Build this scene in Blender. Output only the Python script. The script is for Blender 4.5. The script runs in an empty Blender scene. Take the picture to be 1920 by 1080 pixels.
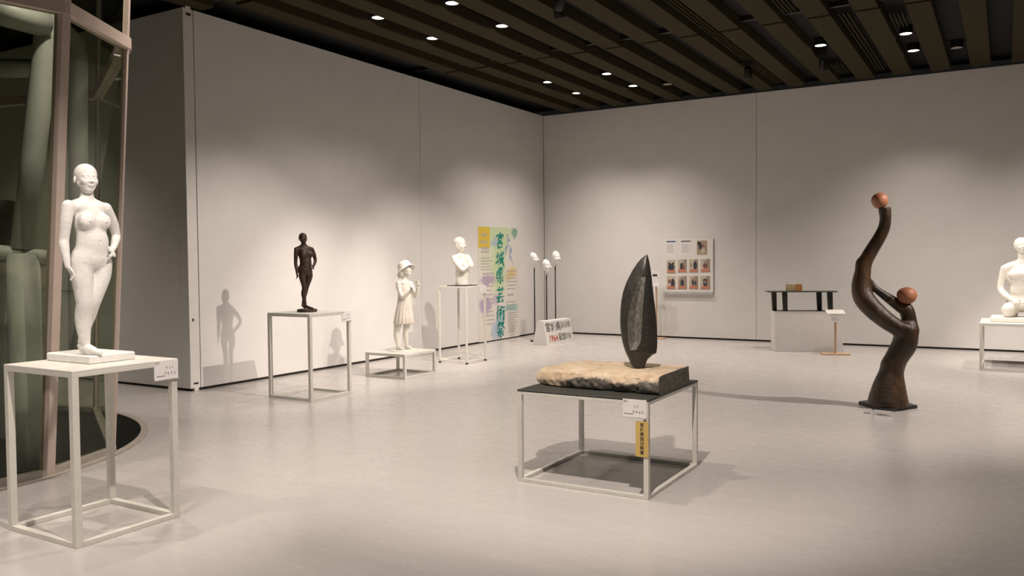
import bpy, bmesh, math, random
import numpy as np
from mathutils import Vector, Matrix

# ------------------------------------------------------------------ camera
S = bpy.context.scene
COL = S.collection
YAW, PITCH, ROLL, F = 0.5355, -0.0333, -0.009, 1558.1     # solved from the room's straight lines
EYE = Vector((0.0, 0.0, 1.45))
CORNX, CORNY, H, ENDY, SEAMY = -7.896, 14.582, 4.313, 6.18, 10.523


def cam_axes():
    f = Vector((-math.sin(YAW) * math.cos(PITCH), math.cos(YAW) * math.cos(PITCH), math.sin(PITCH)))
    r = Vector((math.cos(YAW), math.sin(YAW), 0)); u = r.cross(f)
    r2 = r * math.cos(ROLL) + u * math.sin(ROLL); u2 = -r * math.sin(ROLL) + u * math.cos(ROLL)
    return r2, u2, f


CR, CU, CF = cam_axes()
cam_d = bpy.data.cameras.new('camera')
cam = bpy.data.objects.new('camera', cam_d); COL.objects.link(cam)
cam.matrix_world = Matrix(((CR.x, CU.x, -CF.x, 0), (CR.y, CU.y, -CF.y, 0), (CR.z, CU.z, -CF.z, EYE.z), (0, 0, 0, 1)))
cam_d.sensor_width = 36; cam_d.lens = F * 36 / 1920; cam_d.clip_start = 0.05
S.camera = cam

# ------------------------------------------------------------------ world + exposure
w = bpy.data.worlds.new('world'); S.world = w; w.use_nodes = True
w.node_tree.nodes['Background'].inputs[0].default_value = (0.9, 0.85, 0.75, 1)
w.node_tree.nodes['Background'].inputs[1].default_value = 0.01
S.view_settings.view_transform = 'Standard'; S.view_settings.look = 'None'
S.view_settings.gamma = 1; S.view_settings.use_curve_mapping = False
S.view_settings.exposure = -0.47
WARM = (1.0, 0.875, 0.785)
DOWN_W, SPOT_W = 310, 1000                                   # lamp powers: recessed downlights, track spots


# ------------------------------------------------------------------ pixel helpers (a pixel gives a direction only)
def ray(px):
    return CR * ((px[0] - 960) / F) - CU * ((px[1] - 540) / F) + CF


def on_z(px, z=0.0):
    d = ray(px); return EYE + d * ((z - EYE.z) / d.z)


def on_x(px, x):
    d = ray(px); return EYE + d * (x / d.x)


def on_y(px, y):
    d = ray(px); return EYE + d * (y / d.y)


def at_depth(px, dep):
    return EYE + ray(px) * dep


def depth_of(P):
    return (Vector(P) - EYE).dot(CF)


# ------------------------------------------------------------------ object helpers
def tag(o, label=None, cat=None, group=None, kind=None):
    if label: o['label'] = label
    if cat: o['category'] = cat
    if group: o['group'] = group
    if kind: o['kind'] = kind
    return o


def empty(name, loc=(0, 0, 0), rz=0.0, label=None, cat=None, group=None, kind=None):
    o = bpy.data.objects.new(name, None); COL.objects.link(o)
    o.location = loc; o.rotation_euler = (0, 0, rz); o.empty_display_size = 0.1
    return tag(o, label, cat, group, kind)


def mobj(name, me, m, parent=None, loc=None, rot=None):
    o = bpy.data.objects.new(name, me); COL.objects.link(o)
    if m is not None:
        me.materials.clear(); me.materials.append(m)
    if parent: o.parent = parent
    if loc is not None: o.location = loc
    if rot is not None: o.rotation_euler = rot
    return o


def pyd(name, v, f, m, parent=None, smooth=False, loc=None, rot=None):
    me = bpy.data.meshes.new(name); me.from_pydata([tuple(a) for a in v], [], f); me.update()
    bm = bmesh.new(); bm.from_mesh(me); bmesh.ops.recalc_face_normals(bm, faces=bm.faces); bm.to_mesh(me); bm.free()
    if smooth: me.shade_smooth()
    return mobj(name, me, m, parent, loc, rot)


def box_mesh(name, lo, hi, bev=0.0):
    bm = bmesh.new()
    bmesh.ops.create_cube(bm, size=1)
    lo = Vector(lo); hi = Vector(hi)
    for v in bm.verts:
        v.co = Vector([lo[i] + (v.co[i] + .5) * (hi[i] - lo[i]) for i in range(3)])
    if bev:
        bmesh.ops.bevel(bm, geom=bm.edges[:], offset=bev, segments=1, affect='EDGES')
    me = bpy.data.meshes.new(name); bm.to_mesh(me); bm.free(); return me


def box(name, lo, hi, m, parent=None, bev=0.0, loc=None, rot=None):
    return mobj(name, box_mesh(name, lo, hi, bev), m, parent, loc, rot)


def tube(name, pts, rad, m, parent=None, seg=16, caps=True, smooth=True):
    """swept round tube through pts (Vectors); rad a number or a list"""
    pts = [Vector(p) for p in pts]; n = len(pts)
    if not isinstance(rad, (list, tuple)): rad = [rad] * n
    V = []; Fc = []
    up = Vector((0, 0, 1)); prev = None
    for i in range(n):
        t = (pts[min(i + 1, n - 1)] - pts[max(i - 1, 0)]).normalized()
        if prev is None:
            a = t.cross(up if abs(t.z) < .9 else Vector((1, 0, 0))).normalized()
        else:
            a = (prev - t * prev.dot(t)).normalized()
        prev = a; b = t.cross(a)
        for k in range(seg):
            an = 2 * math.pi * k / seg
            V.append(pts[i] + (a * math.cos(an) + b * math.sin(an)) * rad[i])
    for i in range(n - 1):
        for k in range(seg):
            Fc.append((i * seg + k, i * seg + (k + 1) % seg, (i + 1) * seg + (k + 1) % seg, (i + 1) * seg + k))
    if caps:
        Fc.append(tuple(range(seg))[::-1]); Fc.append(tuple(range((n - 1) * seg, n * seg)))
    o = pyd(name, V, Fc, m, parent, smooth=False)
    if smooth:
        for p in o.data.polygons: p.use_smooth = len(p.vertices) == 4
    return o


def lathe(name, prof, m, parent=None, seg=32, loc=None, smooth=True):
    V = []; Fc = []
    n = len(prof)
    for r, z in prof:
        for k in range(seg):
            a = 2 * math.pi * k / seg; V.append((r * math.cos(a), r * math.sin(a), z))
    for i in range(n - 1):
        for k in range(seg):
            Fc.append((i * seg + k, i * seg + (k + 1) % seg, (i + 1) * seg + (k + 1) % seg, (i + 1) * seg + k))
    Fc.append(tuple(range(seg))); Fc.append(tuple(range((n - 1) * seg, n * seg)))
    o = pyd(name, V, Fc, m, parent, loc=loc)
    if smooth:
        for p in o.data.polygons: p.use_smooth = len(p.vertices) == 4
        o.data.set_sharp_from_angle(angle=math.radians(40))
    return o


# ------------------------------------------------------------------ materials
class N:
    def __init__(s, name):
        s.m = bpy.data.materials.new(name); s.m.use_nodes = True; s.t = s.m.node_tree
        s.b = s.t.nodes['Principled BSDF']; s.out = s.t.nodes['Material Output']

    def n(s, typ, **kw):
        x = s.t.nodes.new(typ)
        for k, v in kw.items():
            if k.startswith('_'): setattr(x, k[1:], v)
            else: x.inputs[k.replace('#', ' ')].default_value = v
        return x

    def l(s, a, b): s.t.links.new(a, b)

    def coord(s, scale=(1, 1, 1), kind='Object'):
        tc = s.n('ShaderNodeTexCoord'); mp = s.n('ShaderNodeMapping'); mp.inputs['Scale'].default_value = scale
        s.l(tc.outputs[kind], mp.inputs['Vector']); return mp.outputs[0]

    def noise(s, vec, scale, detail=4, rough=.55):
        x = s.n('ShaderNodeTexNoise', Scale=scale, Detail=detail, Roughness=rough); s.l(vec, x.inputs['Vector']); return x.outputs['Fac']

    def ramp(s, fac, stops):
        r = s.n('ShaderNodeValToRGB'); e = r.color_ramp.elements
        while len(e) < len(stops): e.new(.5)
        for i, (p, c) in enumerate(stops): e[i].position = p; e[i].color = (*c, 1)
        s.l(fac, r.inputs[0]); return r.outputs[0]

    def mix(s, fac, a, b):
        x = s.n('ShaderNodeMix', _data_type='RGBA')
        for sock, v in ((x.inputs[0], fac), (x.inputs[6], a), (x.inputs[7], b)):
            if isinstance(v, (int, float)): sock.default_value = v
            elif isinstance(v, tuple): sock.default_value = (*v, 1)
            else: s.l(v, sock)
        return x.outputs[2]

    def bump(s, hgt, strength, dist=.01):
        x = s.n('ShaderNodeBump', Strength=strength, Distance=dist); s.l(hgt, x.inputs['Height']); s.l(x.outputs[0], s.b.inputs['Normal'])

    def set(s, col=None, rough=None, metal=None, spec=None):
        if col is not None:
            if isinstance(col, tuple): s.b.inputs['Base Color'].default_value = (*col, 1)
            else: s.l(col, s.b.inputs['Base Color'])
        if rough is not None:
            if isinstance(rough, (int, float)): s.b.inputs['Roughness'].default_value = rough
            else: s.l(rough, s.b.inputs['Roughness'])
        if metal is not None: s.b.inputs['Metallic'].default_value = metal
        if spec is not None: s.b.inputs['Specular IOR Level'].default_value = spec
        return s


def plain(name, col, rough=.6, metal=0, var=.06, scale=8, bump=0, bscale=60, spec=.5, stretch=(1, 1, 1)):
    a = N(name); v = a.coord(stretch); f = a.noise(v, scale)
    c2 = tuple(max(0, x * (1 - 2 * var)) for x in col); c1 = tuple(min(1, x * (1 + var)) for x in col)
    a.set(a.ramp(f, [(.3, c2), (.7, c1)]), rough, metal, spec)
    if bump: a.bump(a.noise(v, bscale, 5), bump, .004)
    return a.m


M = {}
M['wall'] = plain('wall_cloth', (.74, .725, .70), .9, var=.015, scale=3, bump=.12, bscale=220, spec=.15)
M['wall_trim'] = plain('wall_trim_paint', (.74, .72, .69), .55, var=.02)
M['gap'] = plain('dark_gap', (.018, .013, .01), .8)


def floor_mat():
    a = N('floor_lino'); v = a.coord(); vs = a.coord((.8, 5.5, 1)); vf = a.coord((3, 10, 1)); vp = a.coord((1, 2.2, 1))
    big = a.noise(v, .5, 4); st = a.noise(vs, 2.0, 9, .68); fine = a.noise(vf, 5, 8, .7); sp = a.noise(vp, 16, 2, .5)
    c = a.ramp(st, [(.28, (.48, .455, .432)), (.5, (.505, .481, .458)), (.72, (.528, .505, .483))])
    c = a.mix(a.ramp(fine, [(.4, (0, 0, 0)), (.7, (.5, .5, .5))]), c, (.478, .452, .429))
    c = a.mix(a.ramp(big, [(.3, (0, 0, 0)), (.7, (.4, .4, .4))]), c, (.49, .458, .432))
    c = a.mix(a.ramp(sp, [(.735, (0, 0, 0)), (.775, (.55, .55, .55))]), c, (.33, .30, .28))
    a.set(c, a.ramp(st, [(.3, (.22, .22, .22)), (.7, (.30, .30, .30))]), spec=.5)
    a.bump(a.noise(v, 55, 3), .03, .002)
    return a.m


M['floor'] = floor_mat()
M['ceil'] = plain('ceiling_black', (.004, .004, .0035), .9)
M['slat'] = plain('ceiling_slat', (.044, .036, .019), .85, var=.05, scale=14, bump=.1, bscale=120, spec=.1)
M['black'] = plain('black_paint', (.012, .012, .012), .45)
M['frame'] = plain('offwhite_frame', (.66, .645, .585), .45, var=.02, scale=20)
M['frame_top'] = plain('offwhite_panel', (.70, .685, .625), .5, var=.02, scale=20)
M['darktop'] = plain('dark_green_mat', (.035, .038, .032), .55, var=.1, scale=30)
M['plaster'] = plain('white_plaster', (.84, .825, .79), .6, var=.03, scale=25, bump=.8, bscale=55)
M['plaster_smooth'] = plain('smooth_plaster', (.83, .80, .73), .55, var=.03, scale=14, bump=.12, bscale=60)
M['dress'] = plain('cream_dress', (.80, .745, .66), .7, var=.04, scale=20, bump=.15, bscale=90)
M['bronze'] = plain('brown_bronze', (.055, .033, .020), .55, .25, var=.25, scale=30, bump=.3, bscale=90)
M['card'] = plain('white_card', (.80, .77, .76), .6, var=.01)
M['ink'] = plain('ink', (.05, .045, .04), .8)
M['ink_grey'] = plain('ink_grey', (.16, .15, .14), .8)
M['ink_pale'] = plain('ink_pale', (.36, .34, .32), .8)
M['ink_red'] = plain('ink_red', (.55, .12, .08), .7)
M['gold_card'] = plain('yellow_strip', (.62, .43, .13), .6, var=.04)
M['stone'] = plain('dark_stone', (.040, .037, .032), .38, var=.25, scale=60, bump=.08, bscale=200)
M['pale_wood'] = plain('pale_wood', (.60, .40, .25), .6, var=.1, scale=6, stretch=(1, 12, 12))
M['mount'] = plain('mount_black', (.015, .014, .013), .5)
M['white_board'] = plain('white_board', (.78, .76, .73), .6, var=.01)
M['board_edge'] = plain('board_edge', (.50, .48, .46), .5)
M['teal'] = plain('teal_brush', (.01, .27, .22), .7, var=.2, scale=30)
M['blue_print'] = plain('blue_print', (.06, .12, .28), .7)


def groove_mat():
    return plain('carved_stone', (.20, .19, .165), .6, var=.3, scale=45, bump=.25, bscale=150)  # carved stone tone, lightened to stand in for light caught in the hollow


M['groove'] = groove_mat()


def rock_mat():
    a = N('rock_slab'); v = a.coord(); n1 = a.noise(v, 9, 6, .65); n2 = a.noise(v, 30, 5, .7); n3 = a.noise(v, 4, 3)
    crust = a.ramp(n1, [(.25, (.38, .265, .15)), (.5, (.56, .44, .305)), (.75, (.68, .58, .45))])
    crust = a.mix(a.ramp(n2, [(.62, (0, 0, 0)), (.72, (.7, .7, .7))]), crust, (.20, .14, .08))
    dark = a.ramp(n2, [(.3, (.05, .045, .036)), (.5, (.13, .118, .098)), (.75, (.26, .24, .205))])
    at = a.n('ShaderNodeAttribute', _attribute_name='fracture')
    a.set(a.mix(at.outputs['Fac'], crust, dark), .8)
    a.bump(n2, .8, .012)
    return a.m


M['rock'] = rock_mat()


def wood_mat():
    a = N('charred_log'); v = a.coord((1, 1, .35)); n1 = a.noise(v, 7, 6, .6); n2 = a.noise(v, 34, 5, .7)
    c = a.ramp(n1, [(.25, (.010, .007, .004)), (.5, (.038, .021, .010)), (.74, (.11, .055, .022))])
    a.set(c, a.ramp(n2, [(.3, (.28, .28, .28)), (.7, (.5, .5, .5))]), spec=.5); a.bump(n2, .6, .012)
    return a.m


M['log'] = wood_mat()


def ball_mat():
    a = N('orange_wood_ball'); v = a.coord((1, 1, 3)); n1 = a.noise(v, 6, 6, .6)
    a.set(a.ramp(n1, [(.25, (.22, .075, .035)), (.5, (.42, .17, .085)), (.8, (.56, .27, .15))]), .5); return a.m


M['ball'] = ball_mat()


def glass_mat():
    a = N('green_glass')
    tr = a.n('ShaderNodeBsdfTransparent'); tr.inputs[0].default_value = (.60, .635, .53, 1)
    gl = a.n('ShaderNodeBsdfGlossy'); gl.inputs['Roughness'].default_value = .02; gl.inputs[0].default_value = (.85, .9, .85, 1)
    lw = a.n('ShaderNodeLayerWeight', Blend=.5); pw = a.n('ShaderNodeMath', _operation='POWER'); a.l(lw.outputs['Facing'], pw.inputs[0]); pw.inputs[1].default_value = 5
    fr = a.n('ShaderNodeMath', _operation='MULTIPLY_ADD'); a.l(pw.outputs[0], fr.inputs[0]); fr.inputs[1].default_value = .95; fr.inputs[2].default_value = .05
    mx = a.n('ShaderNodeMixShader')
    a.l(fr.outputs[0], mx.inputs[0]); a.l(tr.outputs[0], mx.inputs[1]); a.l(gl.outputs[0], mx.inputs[2])
    a.l(mx.outputs[0], a.out.inputs['Surface']); return a.m


M['glass'] = glass_mat()
M['mullion'] = plain('painted_mullion', (.55, .45, .39), .5, var=.03)
M['pipe'] = plain('pale_pipe', (.44, .45, .43), .5, var=.06, scale=4)
M['shaft_floor'] = plain('shaft_floor', (.006, .007, .005), .5, spec=.03)
M['rim'] = plain('rim_metal', (.42, .38, .33), .45)
M['shaft_panel'] = plain('shaft_panel', (.32, .34, .30), .6)


def emis(name, col, k):
    a = N(name); e = a.n('ShaderNodeEmission'); e.inputs[0].default_value = (*col, 1); e.inputs[1].default_value = k
    a.l(e.outputs[0], a.out.inputs['Surface']); return a.m


M['lamp'] = emis('lamp_glow', (1, .9, .78), 9)

# ------------------------------------------------------------------ room shell
tag(pyd('floor', [(-13, -7, 0), (9, -7, 0), (9, 15, 0), (-13, 15, 0)], [(0, 1, 2, 3)], M['floor']), kind='structure')

ceil = tag(box('ceiling', (-13, -7, H + .16), (9, 15, H + .3), M['ceil']), kind='structure')
slat_me = {}
JOINTS = [-1.6, 2.44, 6.48, SEAMY, CORNY]
for xi in range(-14, 10):
    x0 = -0.477 + .5345 * xi
    if x0 > 5.5 or x0 < -12: continue
    for a_, b_ in zip(JOINTS[:-1], JOINTS[1:]):
        key = round(b_ - a_, 3)
        if key not in slat_me:
            slat_me[key] = box_mesh('slat', (0, 0.035, 0), (.268, key - .035, .14), .006)
        if x0 < CORNX and b_ > 6.5: continue
        mobj('slat', slat_me[key], M['slat'], ceil, (x0, a_, H + .012))
# cross runners over the joints and the equipment slots in the gaps
for yj in JOINTS[1:-1]:
    box('joint_bar', (-12, yj - .03, H + .10), (6, yj + .03, H + .15), M['black'], ceil)
for xs, y0, y1 in ((-3.29, 6.6, 14.4), (-1.70, 10.7, 14.3)):
    for k in (-.05, .0, .05):
        box('slot_track', (xs + k - .008, y0, H + .06), (xs + k + .008, y1, H + .1), M['slat'], ceil)
for gx, gy in ((-2.22, 13.4), (-1.15, 11.0), (-2.22, 9.6)):
    for k in range(4):
        box('vent_slot', (gx - .08 + k * .045, gy, H + .05), (gx - .065 + k * .045, gy + .7, H + .09), M['slat'], ceil)

# left exhibition wall: movable panels floating just above the floor
wl = empty('wall_left', (0, 0, 0), kind='structure')
T = .14
for a_, b_ in ((ENDY + .14, SEAMY), (SEAMY, CORNY)):
    box('wall_panel', (CORNX - T, a_ + .004, .03), (CORNX, b_ - .004, H - .012), M['wall'], wl, .003)
box('end_post', (CORNX - T, ENDY, .03), (CORNX, ENDY + .134, H - .012), M['wall_trim'], wl, .003)
box('post_foot', (CORNX - .06, ENDY + .05, .0), (CORNX + .002, ENDY + .11, .05), M['wall_trim'], wl, .003)
box('post_slot', (CORNX - .01, ENDY + .04, .075), (CORNX + .0015, ENDY + .105, .095), M['gap'], wl)
box('post_slot', (CORNX - .01, ENDY + .04, H - .09), (CORNX + .0015, ENDY + .105, H - .06), M['gap'], wl)
box('post_foot', (CORNX - .06, ENDY + .04, H - .06), (CORNX + .002, ENDY + .105, H + .02), M['wall_trim'], wl, .003)
kh = on_x((362, 600), CORNX)
box('keyhole', (CORNX - .01, kh.y - .012, kh.z - .015), (CORNX + .0015, kh.y + .012, kh.z + .015), M['gap'], wl)
box('shadow_gap', (CORNX - T + .02, ENDY + .02, .0), (CORNX - .012, CORNY, .031), M['gap'], wl)
# return wall of the same partition, going off behind the glass shaft
wr = empty('wall_return', (0, 0, 0), kind='structure')
for a_, b_ in ((-9.9, CORNX - .142), (-12.9, -9.9)):
    box('wall_panel', (a_ + .004, ENDY + .002, .03), (b_ - .002, ENDY + .13, H - .012), M['wall'], wr, .003)
box('shadow_gap', (-12.9, ENDY + .02, 0), (CORNX - .02, ENDY + .12, .031), M['gap'], wr)
# back wall
wb = empty('wall_back', (0, 0, 0), kind='structure')
XS = -3.715
for a_, b_ in ((CORNX, XS), (XS, XS + 4.18), (XS + 4.18, 4.6), (4.6, 9)):
    box('wall_panel', (a_ + .003, CORNY, .03), (b_ - .003, CORNY + .14, H - .012), M['wall'], wb, .003)
box('shadow_gap', (CORNX, CORNY + .012, 0), (9, CORNY + .12, .031), M['gap'], wb)
# the walls out of view that close the hall
tag(box('wall_right', (8.8, -7, 0), (9, 14.7, H + .2), M['wall']), kind='structure')
tag(box('wall_front', (-13, -7.2, 0), (9, -7, H + .2), M['wall']), kind='structure')
tag(box('wall_far_left', (-13.2, -7, 0), (-13, 14.7, H + .2), M['wall']), kind='structure')

# ------------------------------------------------------------------ lamps
def spot(name, loc, target, watts, angle, blend, parent=None, rad=.04, col=WARM):
    d = bpy.data.lights.new(name, 'SPOT'); d.energy = watts; d.color = col; d.spot_size = math.radians(angle); d.spot_blend = blend
    d.shadow_soft_size = rad
    o = bpy.data.objects.new(name, d); COL.objects.link(o); o.location = loc
    o.rotation_euler = (Vector(target) - Vector(loc)).to_track_quat('-Z', 'Y').to_euler()
    return o


ORD = ['first', 'second', 'third', 'fourth', 'fifth', 'sixth', 'seventh', 'eighth', 'ninth', 'tenth', 'eleventh', 'twelfth', 'thirteenth', 'fourteenth', 'fifteenth', 'sixteenth', 'seventeenth', 'eighteenth', 'nineteenth', 'twentieth']


def downlight(m, y, row, lit=True, watts=None, label=None):
    """m: slat gap number counted from the left wall"""
    x = -7.5585 + .5345 * (m - 1); zl = H + .055
    kind_ = 'lit' if lit else 'unlit'
    t = empty('downlight', (x, y, zl), 0, label or '%s downlight in %s slat gap from left wall, %s row from back wall' % (kind_, ORD[m - 1], row), 'downlight', 'recessed downlights in the slat ceiling')
    lathe('trim_ring', [(.086, .03), (.086, .0), (.074, .0), (.074, .03)], M['black'], t, 20)
    lathe('lens', [(.073, .012), (.073, .004), (.02, .002)], M['lamp'] if lit else M['ink_pale'], t, 20)
    lathe('can', [(.078, .031), (.078, .1)], M['black'], t, 16)
    if lit:
        spot('downlight_beam', (x, y, zl - .02), (x, y, 0), watts or DOWN_W, 106, 1.0, rad=.05)


for m_, y, row in ((3, 7.85, 'fourth'), (3, 8.95, 'third'), (5, 7.86, 'fourth'), (5, 8.95, 'third')):
    downlight(m_, y, row, watts=DOWN_W * .5)
for m_, y, row in ((3, 12.15, 'second'), (3, 13.22, 'first'),
                   (5, 12.12, 'second'), (5, 13.2, 'first'), (11, 12.12, 'second'), (13, 12.1, 'second'), (13, 13.15, 'first')):
    downlight(m_, y, row)
for m_, y, row in ((5, 3.55, 'sixth'), (17, 12.1, 'second'), (17, 13.15, 'first'), (17, 3.55, 'sixth'),  # last entry is an unseen lamp, added with those below
                   (5, -.5, 'eighth'), (9, -.5, 'eighth'), (13, -.5, 'eighth'), (9, 1.2, 'seventh'), (5, 1.2, 'seventh'), (5, 4.65, 'fifth'), (9, 4.65, 'fifth')):  # unseen lamps added to brighten the near floor and the return wall
    downlight(m_, y, row)
downlight(-4, 4.65, '', label='added fill downlight beyond the glass shaft, nearer the white partition')  # unseen lamp added to lift the dim area behind the glass
downlight(-4, 2.4, '', label='added fill downlight beyond the glass shaft, farther from the white partition')  # second unseen lamp added for the same far area
for m_, y in ((6, 13.4), (14, 13.3)):
    downlight(m_, y, 'nearest', False)


def track_spot(loc, target, watts, angle, label, blend=.75, rad=.035):
    t = empty('track_spotlight', (loc[0], loc[1], H), 0, label, 'spotlight', 'black track spotlights under the ceiling')
    L = Vector((loc[0], loc[1], H - .13)); d = (Vector(target) - L).normalized()
    box('mount', (-.05, -.05, -.03), (.05, .05, .16), M['mount'], t, .004)
    tube('stem', [(0, 0, -.02), (0, 0, -.12)], .012, M['mount'], t, 10)
    o = L - Vector((loc[0], loc[1], H))
    tube('lamp_body', [o - d * .10, o - d * .09, o + d * .06, o + d * .07], [.03, .05, .06, .06], M['mount'], t, 18)
    if watts:
        spot('spot_beam', L + d * .09, target, watts, angle, blend, rad=rad)


track_spot((-1.35, 6.17), (-6.5, 6.65, 1.3), SPOT_W * 1.2, 38, 'black ceiling spotlight aimed at the bronze woman')
track_spot((-2.95, 8.12), (-6.62, 8.4, .9), SPOT_W * .95, 44, 'black ceiling spotlight aimed at the girl in the hat')
track_spot((-4.1, 7.95), (-6.7, 9.9, 1.3), SPOT_W * .75, 48, 'black ceiling spotlight aimed at the folded arms bust')
track_spot((-1.5, 2.85), (-2.2, 5.1, .7), SPOT_W * 1.0, 64, 'black ceiling spotlight aimed at the black stone blade', rad=.03)
track_spot((-1.5, 2.1), (-4.38, 2.77, 1.2), SPOT_W * .8, 50, 'black ceiling spotlight aimed at the plaster woman')
track_spot((2.1, 8.4), (-.95, 8.65, .8), SPOT_W * 1.3, 66, 'black ceiling spotlight aimed at the twisted log sculpture')
track_spot((-.6, 9.2), (.33, 12.6, .8), SPOT_W * 1.0, 34, 'black ceiling spotlight aimed at the seated plaster figure')
for px, lb in (((1047, 8), 'black ceiling spotlight near the left exhibition wall'), ((1403, 128), 'black ceiling spotlight beside the long slot in the ceiling'),
               ((1543, 113), 'black ceiling spotlight beside the ceiling vent near the back wall')):
    p_ = on_z(px, H - .05)
    track_spot((p_.x, p_.y), (p_.x, p_.y + 1.2, 1.5), 0, 0, lb)


# ------------------------------------------------------------------ sculpting: smooth-blended distance field -> one continuous mesh
class SDF:
    def __init__(s): s.P = []

    def cone(s, a, b, ra, rb, k=.01):
        s.P.append(('c', np.array(a, float), np.array(b, float), ra, rb, k)); return s

    def limb(s, pts, k=.01):
        # Catmull-Rom through the joints, one hard-min chain so that the limb keeps its taper
        q = np.array([[*p[0], p[1]] for p in pts], float); out = [q[0]]
        for i in range(len(q) - 1):
            p0, p1, p2, p3 = q[max(i - 1, 0)], q[i], q[i + 1], q[min(i + 2, len(q) - 1)]
            for t in (.25, .5, .75, 1.0):
                out.append(.5 * (2 * p1 + (p2 - p0) * t + (2 * p0 - 5 * p1 + 4 * p2 - p3) * t * t + (3 * p1 - p0 - 3 * p2 + p3) * t ** 3))
        s.P.append(('L', np.array(out), None, None, None, k)); return s

    def ell(s, c, r, Rm=None, k=.01, sub=False):
        s.P.append(('s' if sub else 'e', np.array(c, float), np.array(r, float), np.eye(3) if Rm is None else np.array(Rm, float), None, k)); return s

    def cut(s, n, d):
        """keep the side where n.p < d"""
        s.P.append(('p', np.array(n, float), d, None, None, 0)); return s

    def mesh(s, name, vox, extra=None):
        lo = np.full(3, 1e9); hi = -lo
        for q in s.P:
            if q[0] == 'c':
                lo = np.minimum(lo, np.minimum(q[1] - q[3], q[2] - q[4])); hi = np.maximum(hi, np.maximum(q[1] + q[3], q[2] + q[4]))
            elif q[0] == 'L':
                lo = np.minimum(lo, (q[1][:, :3] - q[1][:, 3:]).min(0)); hi = np.maximum(hi, (q[1][:, :3] + q[1][:, 3:]).max(0))
            elif q[0] == 'e':
                m_ = q[2].max(); lo = np.minimum(lo, q[1] - m_); hi = np.maximum(hi, q[1] + m_)
        lo -= 5 * vox; hi += 5 * vox
        n = np.ceil((hi - lo) / vox).astype(int) + 1
        f = np.full(n, .5, np.float32)
        ax = [lo[i] + vox * np.arange(n[i]) for i in range(3)]
        for q in s.P:
            t = q[0]
            if t == 'p':
                g = ax[0][:, None, None] * q[1][0] + ax[1][None, :, None] * q[1][1] + ax[2][None, None, :] * q[1][2] - q[2]
                f = np.maximum(f, g.astype(np.float32)); continue
            k = q[5]; mg = k + 4 * vox
            if t == 'c':
                a0 = np.minimum(q[1] - q[3], q[2] - q[4]) - mg; b0 = np.maximum(q[1] + q[3], q[2] + q[4]) + mg
            elif t == 'L':
                a0 = (q[1][:, :3] - q[1][:, 3:]).min(0) - mg; b0 = (q[1][:, :3] + q[1][:, 3:]).max(0) + mg
            else:
                m_ = q[2].max(); a0 = q[1] - m_ - mg; b0 = q[1] + m_ + mg
            i0 = np.clip(((a0 - lo) / vox).astype(int), 0, n - 1); i1 = np.clip(((b0 - lo) / vox).astype(int) + 2, 1, n)
            if t == 'L':
                d = np.full(i1 - i0, .5, np.float32); pts = q[1]
                for u, v in zip(pts[:-1], pts[1:]):
                    ra, rb = u[3], v[3]; a, b = u[:3], v[:3]
                    j0 = np.clip(((np.minimum(a - ra, b - rb) - mg - lo) / vox).astype(int), i0, i1 - 1); j1 = np.clip(((np.maximum(a + ra, b + rb) + mg - lo) / vox).astype(int) + 2, i0 + 1, i1)
                    X = ax[0][j0[0]:j1[0]][:, None, None]; Y = ax[1][j0[1]:j1[1]][None, :, None]; Z = ax[2][j0[2]:j1[2]][None, None, :]
                    ba = b - a; L2 = max(ba @ ba, 1e-12)
                    h = np.clip(((X - a[0]) * ba[0] + (Y - a[1]) * ba[1] + (Z - a[2]) * ba[2]) / L2, 0, 1)
                    dd = np.sqrt((X - a[0] - h * ba[0]) ** 2 + (Y - a[1] - h * ba[1]) ** 2 + (Z - a[2] - h * ba[2]) ** 2) - (ra + (rb - ra) * h)
                    sl = tuple(slice(j0[i] - i0[i], j1[i] - i0[i]) for i in range(3)); d[sl] = np.minimum(d[sl], dd)
            X = ax[0][i0[0]:i1[0]][:, None, None]; Y = ax[1][i0[1]:i1[1]][None, :, None]; Z = ax[2][i0[2]:i1[2]][None, None, :]
            if t == 'L': pass
            elif t == 'c':
                a, b, ra, rb = q[1:5]; ba = b - a; L2 = max(ba @ ba, 1e-12)
                h = np.clip(((X - a[0]) * ba[0] + (Y - a[1]) * ba[1] + (Z - a[2]) * ba[2]) / L2, 0, 1)
                d = np.sqrt((X - a[0] - h * ba[0]) ** 2 + (Y - a[1] - h * ba[1]) ** 2 + (Z - a[2] - h * ba[2]) ** 2) - (ra + (rb - ra) * h)
            else:
                c, r, Rm = q[1:4]; x = X - c[0]; y = Y - c[1]; z = Z - c[2]
                # rows of Rm are the ellipsoid's own axes
                u = (Rm[0, 0] * x + Rm[0, 1] * y + Rm[0, 2] * z) / r[0]
                v = (Rm[1, 0] * x + Rm[1, 1] * y + Rm[1, 2] * z) / r[1]
                w_ = (Rm[2, 0] * x + Rm[2, 1] * y + Rm[2, 2] * z) / r[2]
                k0 = np.sqrt(u * u + v * v + w_ * w_); k1 = np.sqrt((u / r[0]) ** 2 + (v / r[1]) ** 2 + (w_ / r[2]) ** 2)
                d = k0 * (k0 - 1) / np.maximum(k1, 1e-9)
            sl = (slice(i0[0], i1[0]), slice(i0[1], i1[1]), slice(i0[2], i1[2]))
            o = f[sl]; d = d.astype(np.float32)
            if t == 's':
                h = np.clip(.5 - .5 * (o + d) / k, 0, 1); f[sl] = o * (1 - h) + (-d) * h + k * h * (1 - h)
            else:
                h = np.clip(.5 + .5 * (o - d) / k, 0, 1); f[sl] = o * (1 - h) + d * h - k * h * (1 - h)
        return nets(name, f, lo, vox)


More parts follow.
